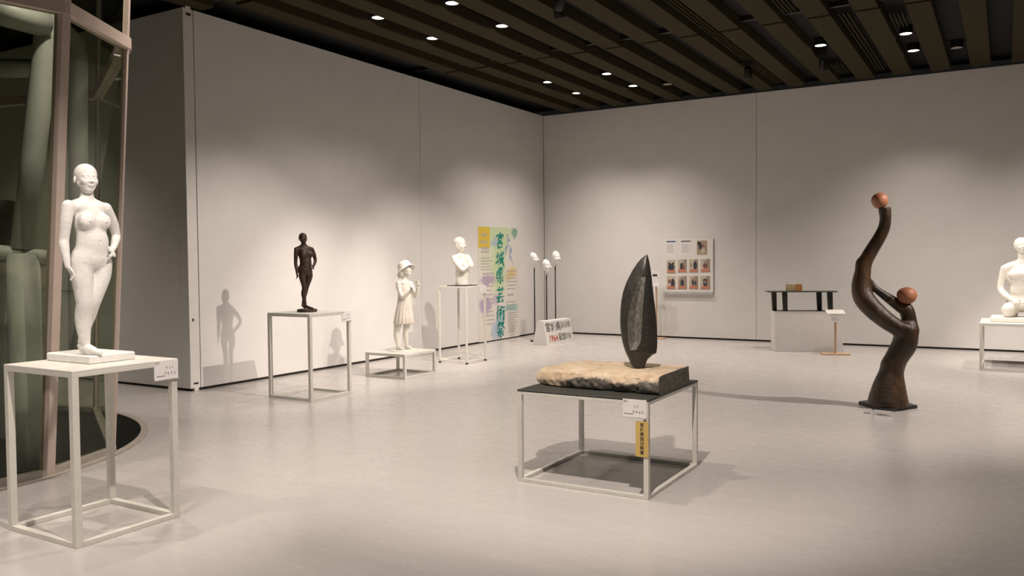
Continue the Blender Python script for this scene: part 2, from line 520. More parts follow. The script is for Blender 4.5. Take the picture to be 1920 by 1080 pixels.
def nets(name, f, lo, vox):
    ins = f < 0
    nx, ny, nz = f.shape
    cnt = np.zeros((nx - 1, ny - 1, nz - 1), np.uint8)
    for dx in (0, 1):
        for dy in (0, 1):
            for dz in (0, 1):
                cnt += ins[dx:nx - 1 + dx, dy:ny - 1 + dy, dz:nz - 1 + dz]
    I = np.argwhere((cnt > 0) & (cnt < 8))
    idx = np.full(cnt.shape, -1, np.int32); idx[I[:, 0], I[:, 1], I[:, 2]] = np.arange(len(I))
    acc = np.zeros((len(I), 3)); num = np.zeros(len(I))
    C = [(a, b, c) for a in (0, 1) for b in (0, 1) for c in (0, 1)]
    for a in C:
        for ax in range(3):
            if a[ax]: continue
            b = list(a); b[ax] = 1
            fa = f[I[:, 0] + a[0], I[:, 1] + a[1], I[:, 2] + a[2]]; fb = f[I[:, 0] + b[0], I[:, 1] + b[1], I[:, 2] + b[2]]
            m = (fa < 0) != (fb < 0)
            t = np.where(m, fa / np.where(m, fa - fb, 1), 0)
            p = np.tile(np.array(a, float), (len(I), 1)); p[:, ax] = t
            acc[m] += p[m]; num[m] += 1
    V = lo + vox * (I + acc / num[:, None])
    Q = []
    for ax in range(3):
        s0 = [slice(None)] * 3; s1 = [slice(None)] * 3; s0[ax] = slice(0, -1); s1[ax] = slice(1, None)
        E = np.argwhere(ins[tuple(s0)] != ins[tuple(s1)])
        b, c = [(1, 2), (2, 0), (0, 1)][ax]
        E = E[(E[:, b] > 0) & (E[:, c] > 0) & (E[:, b] < f.shape[b] - 1) & (E[:, c] < f.shape[c] - 1)]
        def cell(db, dc):
            e = E.copy(); e[:, b] += db; e[:, c] += dc; return idx[e[:, 0], e[:, 1], e[:, 2]]
        q = np.stack([cell(-1, -1), cell(0, -1), cell(0, 0), cell(-1, 0)], 1)
        flip = ~ins[E[:, 0], E[:, 1], E[:, 2]]
        q[flip] = q[flip][:, ::-1]
        Q.append(q)
    Q = np.concatenate(Q); Q = Q[(Q >= 0).all(1)]
    me = bpy.data.meshes.new(name)
    me.vertices.add(len(V)); me.vertices.foreach_set('co', V.astype(np.float32).ravel())
    me.loops.add(len(Q) * 4); me.loops.foreach_set('vertex_index', Q.astype(np.int32).ravel())
    me.polygons.add(len(Q)); me.polygons.foreach_set('loop_start', np.arange(len(Q), dtype=np.int32) * 4)
    me.update(calc_edges=True); me.validate(); me.shade_smooth()
    return me


class View:
    """local frame of one sculpture: x to the viewer's right, y away, z up; numbers are read off an enlarged crop of the photograph
    (crop origin ox,oy, enlargement sc) with the foot at crop point (bx,by) and turned into metres at the sculpture's own distance"""

    def __init__(s, ox, oy, sc, bx, by, base):
        s.base = Vector(base); dep = depth_of(base)
        s.s = dep / F / sc
        th = math.atan((ox + bx / sc - 960) / F); s.sx = s.s * math.cos(th)
        s.bx, s.by = bx, by
        s.rz = math.atan2(base[1], base[0]) - math.pi / 2

    def p(s, x, y, d=0): return ((x - s.bx) * s.sx, d * s.s, (s.by - y) * s.s)

    def J(s, *pts): return [(s.p(a[0], a[1], a[2]), a[3] * s.sx) for a in pts]


def axes(yaw, pitch=0.0, roll=0.0):
    """rows: left, facing, up of a figure that faces the viewer turned by yaw to the picture's right"""
    f = Vector((math.sin(yaw), -math.cos(yaw), 0)); l = Vector((math.cos(yaw), math.sin(yaw), 0)); u = Vector((0, 0, 1))
    f2 = f * math.cos(pitch) + u * math.sin(pitch); u2 = u * math.cos(pitch) - f * math.sin(pitch)
    l3 = l * math.cos(roll) + u2 * math.sin(roll); u3 = u2 * math.cos(roll) - l * math.sin(roll)
    return np.array([l3[:], f2[:], u3[:]])


def head(sd, c, h, R_, ears=True, hair=0.0, k=.03, slim=1.0):
    """head of height h centred at c; R_ rows are left, facing, up"""
    c = np.array(c, float)
    def P(a, b, z): return c + h * (R_[0] * a * slim + R_[1] * b + R_[2] * z)
    def e(p, r, kk=k, sub=False): sd.ell(P(*p), np.array(r) * h * np.array([slim, 1, 1]), R_, kk * h, sub)
    def cn(a, b, ra, rb, kk=k): sd.cone(P(*a), P(*b), ra * h, rb * h, kk * h)
    e((0, -.06, .13), (.345, .42, .365), .05)
    e((0, .10, -.12), (.28, .29, .35), .08)
    cn((0, .22, -.405), (0, .20, -.40), .085, .09, .08)
    for s_ in (-1, 1):
        cn((s_ * .21, .0, -.2), (s_ * .06, .2, -.39), .10, .08, .07)
        e((s_ * .16, .25, -.12), (.11, .12, .11), .06)
        e((s_ * .135, .415, .005), (.095, .06, .038), .045, True)
        e((s_ * .135, .318, -.008), (.075, .055, .034), .012)
        cn((s_ * .06, .352, .075), (s_ * .21, .295, .07), .022, .02, .06)
        if ears: e((s_ * .36, -.05, -.07), (.035, .075, .12), .02)
    cn((0, .355, .04), (0, .425, -.12), .026, .048, .03)
    for s_ in (-1, 1): e((s_ * .055, .385, -.14), (.038, .05, .03), .02)
    e((0, .362, -.238), (.095, .05, .022), .02); e((0, .352, -.278), (.08, .05, .025), .02)
    if hair:
        e((0, -.08, .15), (.355 + hair, .43 + hair, .37 + hair), .02)
        e((0, .42, -.14), (.33, .33, .40), .04, False) if False else None


def woman(name, V, j, mat, parent, vox, yaw, hs, hc, hyaw, fat=1.0):
    """standing woman, right arm hanging, left hand on the hip, one leg crossing behind; j: joint table in crop units"""
    sd = SDF(); s = V.s; R_ = axes(yaw)
    l2 = np.array([R_[0][0], R_[0][1]]); f2 = np.array([R_[1][0], R_[1][1]])
    def B(c, a, b):                                     # crop centre + a to her left + b forwards (crop units)
        q = np.array(V.p(*c), float); q[:2] += V.sx * (l2 * a + f2 * b); return q
    U = j['u']                                          # crop units per 1/100 of figure scale
    def E(c, a, b, r, k=.02): sd.ell(B(c, a * U, b * U), np.array(r) * U * np.array((V.sx, V.sx, s)), R_, k)
    c_p, c_a, c_r, c_s = j['pelvis'], j['abd'], j['rib'], j['girdle']
    E(c_p, 0, 0, (96 * fat, 64, 72)); E(c_a, 0, 0, (80 * fat, 56, 78), .03); E(c_r, 0, 0, (86, 60, 92), .03)
    E(c_s, 0, -4, (96, 42, 42), .02)
    E(c_a, 8, 38, (52 * fat, 24 * fat, 48), .03)
    for q in (-1, 1):
        E(c_r, q * 45, 44, (40, 33, 38), .018)
        E(c_r, q * 45, 77, (6, 7, 6), .004)
        E(c_p, q * 42, -30, (46, 46, 50), .02)
        E(c_s, q * 40, 26, (40, 18, 22), .015)
    n = j['neck']
    sd.limb(V.J(*n), .012)
    for q in (-1, 1):
        sd.cone(V.p(n[-1][0], n[-1][1] - 6, n[-1][2] + 6), B(c_s, q * 78 * U, -4), 24 * U * s, 26 * U * s, .02)
    for key, k in (('rarm', .010), ('larm', .010), ('rleg', .012), ('lleg', .012), ('rfoot', .008), ('lfoot', .008)):
        sd.limb(V.J(*j[key]), k)
    # hands: palm, four fingers of different lengths with a knuckle bend, thumb from the palm's side
    for key in ('rhand', 'lhand'):
        (w0, w1, th, spread) = j[key]
        a = np.array(V.p(*w0)); b = np.array(V.p(*w1)); dr = (b - a); L = np.linalg.norm(dr); dr /= L
        sp = np.array(V.p(*spread)) - np.array(V.p(0, 0, 0)) - (np.array(V.p(0, 0, 0)) * 0)
        sp = np.array([spread[0] * V.sx, spread[2] * s, -spread[1] * s]); sp /= np.linalg.norm(sp)
        inn = np.cross(dr, sp)
        pm = a + dr * L * .45
        sd.ell(pm, (L * .30, L * .16, L * .50), np.array([sp, inn, dr]), .006)
        for q, ln in ((-1.5, .80), (-.5, .98), (.5, .94), (1.5, .74)):
            k0 = a + dr * L * .85 + sp * q * L * .155; k1 = k0 + (dr * .62 + inn * .18) * L * ln * .5; k2 = k1 + (dr * .45 + inn * .5) * L * ln * .5
            sd.limb([(k0, L * .10), (k1, L * .085), (k2, L * .065)], .003)
        t0 = a + dr * L * .25 + sp * L * .26; t1 = np.array(V.p(*th))
        sd.limb([(t0, L * .11), ((t0 + t1) / 2 + sp * L * .06, L * .095), (t1, L * .075)], .004)
    # navel, spine and collar bones
    sd.ell(B(j['abd'], 8 * U, 68 * U), (5 * U * s,) * 3, None, .006, True)
    HR = axes(hyaw)
    head(sd, V.p(*hc), hs * s, HR)
    me = sd.mesh(name, vox)
    return mobj(name, me, mat, parent)


# ------------------------------------------------------------------ pedestals
def pedestal(x0, y0, x1, y1, h, label, tube_w=.033, top=None, feet=False, top_t=.012):
    t = empty('display_stand', ((x0 + x1) / 2, (y0 + y1) / 2, 0), 0, label, 'display stand', 'open frame display stands')
    hx, hy = (x1 - x0) / 2, (y1 - y0) / 2; tw = tube_w; z0 = .022 if feet else 0
    for sx in (-1, 1):
        for sy in (-1, 1):
            a = sorted((sx * hx, sx * (hx - tw))); b = sorted((sy * hy, sy * (hy - tw)))
            box('leg', (a[0], b[0], z0), (a[1], b[1], h - tw), M['frame'], t, .002)
            if feet: lathe('foot', [(.02, 0), (.02, .012), (.012, .022)], M['black'], t, 12, ((a[0] + a[1]) / 2, (b[0] + b[1]) / 2, 0))
    for sy in (-1, 1):
        b = sorted((sy * hy, sy * (hy - tw)))
        lo_ = .03 if feet else 0
        box('rail', (-hx + tw, b[0], lo_), (hx - tw, b[1], lo_ + tw * (.6 if feet else .75)), M['frame'], t, .002)
        box('top_rail', (-hx, b[0], h - tw), (hx, b[1], h - top_t), M['frame'], t, .002)
        b = sorted((sy * hx, sy * (hx - tw)))
        box('rail', (b[0], -hy + tw, lo_), (b[1], hy - tw, lo_ + tw * (.6 if feet else .75)), M['frame'], t, .002)
        box('top_rail', (b[0], -hy + tw, h - tw), (b[1], hy - tw, h - top_t), M['frame'], t, .002)
    box('top_panel', (-hx, -hy, h - top_t), (hx, hy, h), top or M['frame_top'], t, .002)
    return t


def text_mesh(body, size, align='CENTER', offset=0.0):
    c = bpy.data.curves.new('lettering', 'FONT'); c.body = body; c.size = size; c.align_x = align; c.align_y = 'CENTER'; c.offset = offset
    c.resolution_u = 2
    o = bpy.data.objects.new('lettering', c); COL.objects.link(o)
    dg = bpy.context.evaluated_depsgraph_get()
    me = bpy.data.meshes.new_from_object(o.evaluated_get(dg)); bpy.data.objects.remove(o); bpy.data.curves.remove(c)
    return me


def lettering(body, size, m, parent, loc, rot=(math.pi / 2, 0, 0), offset=0.0, name='lettering', sx=1.0):
    o = mobj(name, text_mesh(body, size, offset=offset), m, parent, loc, rot); o.scale = (sx, 1, 1)
    return o


def strokes(rows, m, parent, name='caption_lines', th=.0006):
    """rows of print too small to read: (x, z, width, height) bars in the local x-z plane at y = 0, joined as one printed line set"""
    V_ = []; Fc = []
    for x, z, w_, h_ in rows:
        b = len(V_); V_ += [(x, 0, z), (x + w_, 0, z), (x + w_, 0, z + h_), (x, 0, z + h_)]; Fc.append((b, b + 1, b + 2, b + 3))
    return tag(pyd(name, V_, Fc, m, parent), kind='stuff')


def caption(loc, rz, label, w_=.152, h_=.105, seed=1):
    """caption card hung on a stand; loc = top centre of its face, rz turns local -y to the outside"""
    t = empty('caption_card', loc, rz, label, 'caption card', 'white caption cards on the stands')
    box('card', (-w_ / 2, -.006, -h_), (w_ / 2, .0, 0), M['card'], t)
    box('holder', (-w_ / 2, -.012, -h_ - .006), (w_ / 2, -.001, -h_), M['board_edge'], t)
    lettering('彫刻', .014, M['ink_grey'], t, (-w_ * .38, -.0068, -h_ * .13))
    rnd = random.Random(seed)
    rows = []
    for z, n, x0, hh in ((-.47, 2 + seed % 2, -.004, .015), (-.80, 4, -.014, .016)):
        for k in range(n):                                  # scribbled characters too small to read in the photograph
            x = x0 + k * .020
            for q in range(3): rows.append((x + rnd.uniform(0, .005), z * h_ + rnd.uniform(0, hh), rnd.uniform(.004, .010), .0016))
            for q in range(2): rows.append((x + rnd.uniform(0, .010), z * h_ + rnd.uniform(0, .006), .0016, rnd.uniform(.005, .011)))
    for k in range(6): rows.append((-w_ * .42 + k * .009, -.86 * h_, .006, .006))
    o = strokes(rows, M['ink_grey'], t); o.location = (0, -.0068, 0)
    return t


PED = {}
PED['plaster'] = pedestal(-4.68, 2.46, -4.05, 3.08, .91, 'tall off-white open frame stand carrying the plaster woman', .036)
PED['stone'] = pedestal(-2.74, 4.67, -1.83, 5.61, .605, 'wide low frame stand with dark top carrying the rock slab', .032, M['darktop'])
PED['bronze'] = pedestal(-6.81, 6.32, -6.19, 6.95, .912, 'tall off-white open frame stand carrying the bronze woman', .036)
PED['girl'] = pedestal(-6.95, 8.06, -6.32, 8.71, .307, 'low off-white open frame stand carrying the girl in a hat', .034)
PED['boy'] = pedestal(-6.95, 9.64, -6.46, 10.15, 1.09, 'tallest slender frame stand on small feet under the folded arms bust', .027, feet=True)
PED['seated'] = pedestal(-.27, 12.1, .93, 13.12, .60, 'wide frame stand carrying the seated plaster figure', .034)
caption((-4.049, 3.005, .908), math.pi / 2, 'white caption card on the stand of the plaster woman', seed=1)
caption((-1.915, 4.669, .603), 0, 'white caption card on the dark topped stand of the rock slab', seed=2)
caption((-6.189, 6.875, .910), math.pi / 2, 'white caption card on the stand of the bronze woman', seed=3)
caption((-6.459, 10.075, 1.088), math.pi / 2, 'white caption card on the stand of the folded arms bust', seed=4)

t = empty('prize_strip', (-1.868, 4.668, .475), 0, 'yellow paper prize strip with vertical black lettering on a stand leg', 'paper strip')
box('paper', (-.041, -.004, -.215), (.041, 0, 0), M['gold_card'], t)
for i, ch in enumerate('宮城県芸術祭賞'):
    lettering(ch, .0265, M['ink'], t, (0, -.0048, -.024 - .0278 * i), offset=.0004)

# ------------------------------------------------------------------ plaster woman (nearest sculpture)
ZP = .91
base = on_z((176, 664), ZP + .045); base.z = ZP
t = empty('plaster_statue', base, math.atan2(base.y, base.x) - math.pi / 2, 'white plaster statue of a standing nude woman, hand on hip', 'statue')
# base block follows the stand, so it is turned back to the room's axes
blk_rot = -t.rotation_euler.z
ca, cb, cc = on_z((157.5, 686), ZP), on_z((89, 675), ZP), on_z((253, 674.5), ZP)
bw, bl = (ca - cb).length * .9, (cc - ca).length * .9; mid_ = (cb + cc) / 2 - base; mid_.z = 0
bk = box('base_block', (-bw / 2, -bl / 2, 0), (bw / 2, bl / 2, .045), M['plaster'], t, .006, rot=(0, 0, blk_rot), loc=Matrix.Rotation(blk_rot, 3, 'Z') @ mid_)
V = View(0, 280, 2.5725, 452, 985, base + Vector((0, 0, .045)))
jt = dict(u=1.0, pelvis=(452, 520, 0), abd=(458, 445, 0), rib=(452, 348, 0), girdle=(440, 280, 2),
          neck=[(440, 195, 6, 31), (438, 225, 8, 32), (438, 255, 8, 36)],
          rarm=[(350, 278, -46, 33), (338, 345, -46, 30), (326, 430, -38, 25), (326, 465, -46, 25), (334, 520, -58, 19), (340, 560, -64, 14)],
          larm=[(526, 282, 44, 33), (560, 345, 84, 28), (577, 405, 110, 23), (575, 430, 92, 23), (563, 465, 24, 18), (556, 482, -6, 13)],
          rhand=((342, 562, -66), (362, 605, -72), (372, 608, -88), (5, -4, -9)),
          lhand=((556, 478, -12), (548, 510, -34), (538, 486, -44), (-7, 2, -7)),
          rleg=[(404, 545, -18, 56), (406, 610, -22, 54), (412, 690, -26, 47), (416, 740, -26, 43), (408, 795, -10, 43), (406, 850, -8, 37), (412, 925, -8, 25)],
          lleg=[(500, 550, 28, 54), (496, 610, 18, 49), (466, 695, 2, 43), (450, 745, 2, 38), (432, 800, 34, 36), (414, 860, 52, 27), (394, 925, 66, 19)],
          rfoot=[(404, 960, 2, 22), (424, 955, -18, 25), (456, 966, -48, 19), (484, 974, -72, 12)],
          lfoot=[(386, 948, 72, 15), (396, 962, 52, 15), (410, 972, 36, 13)])
woman('figure', V, jt, M['plaster'], t, .0030, math.radians(30), 142, (437, 141, -2), math.radians(24), 1.04)
t.children[-1].location.z = .045

# ------------------------------------------------------------------ bronze woman
base = Vector((-6.50, 6.60, .912))
t = empty('bronze_statue', base, math.atan2(base.y, base.x) - math.pi / 2, 'small dark brown bronze statue of a standing nude woman', 'statue')
lathe('base_disc', [(.102, 0), (.108, .006), (.108, .024), (.098, .032)], M['bronze'], t, 36)
V = View(480, 410, 3.0, 297, 502, base + Vector((0, 0, .03)))
jt = dict(u=.475, pelvis=(292, 280, 0), abd=(292, 242, 0), rib=(291, 195, 0), girdle=(286, 165, 1),
          neck=[(283, 128, 2, 12.5), (284, 142, 3, 13), (284, 152, 3, 14.5)],
          rarm=[(243, 166, -20, 13), (240, 200, -20, 12), (238, 236, -16, 10), (239, 256, -19, 10), (243, 285, -26, 7.5), (244, 300, -28, 6)],
          larm=[(328, 166, 19, 13), (340, 192, 42, 12), (348, 224, 60, 9.5), (347, 236, 50, 9.5), (341, 253, 14, 7.5), (337, 262, -1, 6)],
          rhand=((244, 301, -29), (245, 323, -31), (252, 320, -38), (2, -1, -4)),
          lhand=((337, 260, -5), (331, 274, -14), (327, 263, -19), (-3, 1, -3)),
          rleg=[(274, 292, -8, 22), (274, 320, -10, 20), (281, 362, -12, 15), (283, 385, -12, 13.5), (280, 412, -5, 15), (281, 440, -4, 12), (286, 474, -4, 9)],
          lleg=[(309, 294, 14, 22), (311, 322, 20, 20), (300, 364, 22, 15), (294, 388, 24, 13), (287, 414, 34, 13.5), (281, 442, 40, 10), (274, 470, 44, 7)],
          rfoot=[(283, 490, 1, 8.5), (294, 488, -8, 9), (314, 494, -22, 6.5), (330, 497, -32, 4.5)],
          lfoot=[(271, 482, 46, 6.5), (277, 490, 38, 6), (284, 495, 30, 5.5)])
woman('figure', V, jt, M['bronze'], t, .0034, math.radians(30), 62, (281, 104, -1), math.radians(22), .86)
t.children[-1].location.z = .03

# ------------------------------------------------------------------ girl with hat
base = Vector((-6.63, 8.42, .307))
t = empty('girl_statue', base, math.atan2(base.y, base.x) - math.pi / 2, 'cream statue of a girl in sun hat and dress holding a cup', 'statue')
lathe('base_disc', [(.17, 0), (.17, .008), (.165, .01)], M['plaster_smooth'], t, 40)
V = View(670, 420, 3.6, 282, 848, base + Vector((0, 0, .01)))
sd = SDF(); s = V.s; GY = math.radians(48); R_ = axes(GY)
def GE(c, r, k=.02, sub=False, Rm=None): sd.ell(V.p(*c), np.array(r) * s, R_ if Rm is None else Rm, k, sub)
GE((296, 440, 0), (46, 34, 58)); GE((298, 395, 0), (48, 28, 24)); GE((296, 510, 0), (42, 34, 45)); GE((292, 580, 0), (50, 42, 55))
sd.limb(V.J((304, 345, 0, 18), (300, 372, 2, 18), (299, 390, 3, 20)), .012)
sd.limb(V.J((258, 398, -28, 19), (262, 440, -34, 17), (284, 492, -44, 14.5), (296, 486, -54, 14), (325, 462, -70, 11), (338, 450, -76, 8)), .008)
sd.limb(V.J((338, 404, 30, 18), (352, 440, 24, 16), (368, 488, 8, 14), (378, 474, -4, 13.5), (387, 440, -20, 10.5), (390, 428, -26, 8)), .008)
# hands
def ghand(c, dr, sp, L):
    a = np.array(V.p(*c)); dr = np.array(dr, float); dr /= np.linalg.norm(dr); sp = np.array(sp, float); sp -= dr * (sp @ dr); sp /= np.linalg.norm(sp); inn = np.cross(dr, sp)
    sd.ell(a + dr * L * .4, (L * .32, L * .18, L * .48), np.array([sp, inn, dr]), .006)
    for q, ln in ((-1.5, .8), (-.5, 1), (.5, .95), (1.5, .75)):
        k0 = a + dr * L * .75 + sp * q * L * .16; k1 = k0 + (dr * .4 + inn * .45) * L * .5 * ln; k2 = k1 + (inn * .7 - dr * .2) * L * .4 * ln
        sd.limb([(k0, L * .1), (k1, L * .09), (k2, L * .075)], .003)
    t0 = a + dr * L * .25 + sp * L * .28
    sd.limb([(t0, L * .11), (t0 + (dr * .4 + sp * .25) * L * .6, L * .1), (t0 + (dr * .6 + inn * .3) * L * .8, L * .08)], .004)
ghand((338, 449, -76), (.45, -.3, .8), (.5, .8, .1), .055)
ghand((390, 428, -26), (.15, -.2, 1), (-.8, -.5, .1), .052)
# legs
sd.limb(V.J((258, 640, -8, 34), (246, 695, -10, 24), (240, 735, -10, 20), (242, 765, -4, 20), (246, 800, -2, 14), (250, 822, -2, 11)), .012)
sd.limb(V.J((316, 640, 14, 34), (308, 695, 12, 23), (302, 735, 10, 19), (302, 765, 14, 19), (306, 800, 16, 13), (308, 820, 16, 10.5)), .012)
for c in ((248, 838, 0), (306, 834, 18)):
    sd.limb(V.J((c[0] - 4, c[1], c[2] + 4, 12), (c[0] + 16, c[1] - 2, c[2] - 14, 12), (c[0] + 32, c[1] + 4, c[2] - 28, 7)), .008)
HRg = axes(math.radians(50), math.radians(16))
head(sd, V.p(309, 308, 0), 92 * s, HRg, ears=False, hair=.0)
# bobbed hair at the nape
sd.ell(V.p(284, 330, 8), np.array((30, 26, 32)) * s, HRg, .01)
g = mobj('figure', sd.mesh('figure', .0042), M['plaster_smooth'], t, (0, 0, .01))
# dress: pleated tube with shoulder straps line, thin shell
rows = []; seg = 96
prof = [(418, 300, 47, 37), (440, 299, 50, 40), (470, 297, 48, 41), (505, 296, 48, 42), (530, 296, 52, 46), (570, 294, 58, 52), (620, 292, 66, 59), (668, 290, 72, 64), (672, 290, 70, 62), (640, 292, 62, 55)]
Vd = []; Fd = []
for i, (yy, cx, rl, rf) in enumerate(prof):
    pl = max(0, (yy - 520) / 150) * 2.6
    c0 = np.array(V.p(cx, yy, 0))
    for k in range(seg):
        a_ = 2 * math.pi * k / seg; wv = 1 + pl * .02 * math.sin(a_ * 16 + .6 * math.sin(3 * a_))
        Vd.append(tuple(c0 + s * wv * (R_[0] * rl * math.cos(a_) + R_[1] * rf * math.sin(a_))))
for i in range(len(prof) - 1):
    for k in range(seg):
        Fd.append((i * seg + k, i * seg + (k + 1) % seg, (i + 1) * seg + (k + 1) % seg, (i + 1) * seg + k))
pyd('dress', Vd, Fd, M['dress'], t, True, loc=(0, 0, .01))
# hat: domed crown, brim drooping at the back and lifted at the front
Vh = []; Fh = []; seg = 64
hc = np.array(V.p(302, 296, 6)); HB = axes(math.radians(50), math.radians(27))
prof = [(0, 50), (16, 49), (30, 44), (40, 33), (45, 18), (47, 4), (52, -4), (60, -11), (67, -19), (66, -22), (59, -15), (50, -8), (44, -4)]
for rr, zz in prof:
    for k in range(seg):
        a_ = 2 * math.pi * k / seg; fr = math.sin(a_)
        z2 = zz + (max(0, rr - 47) * (.75 * fr - .25) if zz < 0 else 0)
        Vh.append(tuple(hc + s * (HB[0] * rr * .92 * math.cos(a_) + HB[1] * rr * 1.08 * fr + HB[2] * z2)))
for i in range(len(prof) - 1):
    for k in range(seg): Fh.append((i * seg + k, i * seg + (k + 1) % seg, (i + 1) * seg + (k + 1) % seg, (i + 1) * seg + k))
pyd('hat', Vh, Fh, M['plaster_smooth'], t, True, loc=(0, 0, .01))
cp = V.p(385, 394, -46)
lathe('cup', [(.020, -.03), (.030, .016), (.034, .018), (.034, .024), (.03, .024)], M['plaster_smooth'], t, 24, (cp[0], cp[1], cp[2] + .01))
fp = np.array(V.p(345, 440, -90)) + np.array((0, 0, .01))
pyd('scoop', [fp + np.array(q) * s for q in ((-12, 0, -2), (0, -3, 20), (12, 0, 0), (0, -3, -20), (0, 7, 0))], [(0, 1, 4), (1, 2, 4), (2, 3, 4), (3, 0, 4), (0, 3, 2, 1)], M['ink_pale'], t)

# ------------------------------------------------------------------ folded-arms bust
base = Vector((-6.70, 9.90, 1.09))
t = empty('bust_statue', base, math.atan2(base.y, base.x) - math.pi / 2, 'cream bust of a bare child with arms crossed at the chest', 'statue')
box('bust_base', (-.16, -.16, 0), (.16, .16, .012), M['mount'], t, .003, rot=(0, 0, -t.rotation_euler.z))
V = View(670, 420, 3.6, 704, 412, base + Vector((0, 0, .012)))
sd = SDF(); s = V.s; R_ = axes(math.radians(42))
def BE(c, r, k=.02, sub=False): sd.ell(V.p(*c), np.array(r) * s, R_, k, sub)
BE((700, 270, 4), (52, 40, 60)); BE((696, 222, 4), (58, 30, 23)); BE((703, 330, 4), (47, 40, 60), .03)
sd.cone(V.p(704, 330, 4), V.p(704, 440, 4), 44 * s, 47 * s, .03)
sd.limb(V.J((694, 175, 2, 21), (694, 195, 4, 21), (695, 215, 5, 24)), .014)
# near arm: shoulder - elbow low in front - forearm rising to the far upper arm; far arm folded behind it
sd.limb(V.J((652, 228, -26, 20), (666, 260, -46, 19.5), (704, 304, -70, 16), (722, 296, -70, 15.5), (744, 276, -54, 12.5), (752, 268, -44, 10)), .01)
sd.limb(V.J((736, 220, 18, 18), (754, 250, -4, 17), (768, 282, -34, 14.5), (754, 284, -44, 14), (722, 276, -52, 11.5), (700, 266, -50, 9)), .01)
BEh = lambda c, dr, sp, L: None
def bhand(c, dr, sp, L):
    a = np.array(V.p(*c)); dr = np.array(dr, float); dr /= np.linalg.norm(dr); sp = np.array(sp, float); sp -= dr * (sp @ dr); sp /= np.linalg.norm(sp); inn = np.cross(dr, sp)
    sd.ell(a + dr * L * .4, (L * .3, L * .15, L * .48), np.array([sp, inn, dr]), .008)
    for q, ln in ((-1.5, .8), (-.5, 1), (.5, .95), (1.5, .75)):
        k0 = a + dr * L * .8 + sp * q * L * .15; k1 = k0 + (dr * .9 + inn * .15) * L * .45 * ln
        sd.limb([(k0, L * .09), (k1, L * .07)], .003)
    t0 = a + dr * L * .2 + sp * L * .26; sd.limb([(t0, L * .1), (t0 + (dr * .7 + sp * .5) * L * .5, L * .08)], .004)
bhand((750, 268, -44), (.35, .7, .6), (.6, -.5, -.6), .07)
bhand((702, 268, -52), (-1, .2, .35), (0, -.2, 1), .07)
head(sd, V.p(692, 140, -2), 101 * s, axes(math.radians(48)), hair=0)
sd.ell(V.p(684, 122, 5), np.array((36, 40, 35)) * s, axes(math.radians(48)), .01)
sd.cut((0, 0, -1), 0.0)
mobj('figure', sd.mesh('figure', .0044), M['plaster_smooth'], t, (0, 0, .012))

# ------------------------------------------------------------------ seated figure
base = Vector((.205, 12.62, .60))
t = empty('seated_statue', base, math.atan2(base.y, base.x) - math.pi / 2, 'white plaster statue of a kneeling bare-chested person, hands in lap', 'statue')
V = View(1780, 420, 3.6, 497, 640, base)
t.location.x = base.x
box('base_slab', (-.36, -.3, 0), (.36, .3, .06), M['plaster_smooth'], t, .01)
sd = SDF(); s = V.s; R_ = axes(math.radians(-6)); c0 = 497
def SE(c, r, k=.025, sub=False): sd.ell(V.p(*c), np.array(r) * s, R_, k, sub)
SE((c0, 520, 20), (96, 66, 70)); SE((c0, 440, 10), (80, 54, 85)); SE((c0, 350, 5), (98, 58, 80), .03); SE((c0, 290, 8), (112, 42, 34), .03)
SE((c0 - 44, 335, -36), (48, 28, 34), .03); SE((c0 + 44, 335, -36), (48, 28, 34), .03)
sd.limb(V.J((490, 190, 2, 34), (493, 225, 8, 34), (495, 258, 10, 38)), .02)
for q in (-1, 1):
    sd.cone(V.p(c0, 250, 10), V.p(c0 + q * 95, 284, 8), 26 * s, 30 * s, .02)
    sd.limb(V.J((c0 + q * 124, 296, 6, 33), (c0 + q * 140, 360, 10, 30), (c0 + q * 152, 428, 4, 25), (c0 + q * 128, 465, -30, 25), (c0 + q * 75, 502, -74, 18), (c0 + q * 52, 512, -86, 15)), .014)
    sd.ell(V.p(c0 + q * 30, 520, -98), np.array((30, 18, 16)) * s, R_, .012)
    for fi in range(4):
        sd.limb(V.J((c0 + q * (20 - fi * 2), 512 + fi * 7, -104, 6), (c0 + q * (2 - fi), 516 + fi * 7, -114, 5.5), (c0 - q * 12, 522 + fi * 6, -110, 5)), .004)
    sd.limb(V.J((c0 + q * 40, 506, -102, 7), (c0 + q * 18, 502, -112, 6)), .005)
    sd.limb(V.J((c0 + q * 62, 548, 18, 58), (c0 + q * 84, 560, -50, 52), (c0 + q * 100, 568, -104, 46)), .03)
    sd.limb(V.J((c0 + q * 100, 590, -100, 36), (c0 + q * 82, 600, -30, 34), (c0 + q * 56, 606, 60, 24)), .02)
head(sd, V.p(484, 142, -4), 108 * s, axes(math.radians(12), math.radians(6)), slim=.98)
sd.ell(V.p(480, 130, 4), np.array((43, 50, 46)) * s, axes(math.radians(12)), .015)
sd.cut((0, 0, -1), -.0)
mobj('figure', sd.mesh('figure', .0052), M['plaster_smooth'], t, (0, 0, .02))

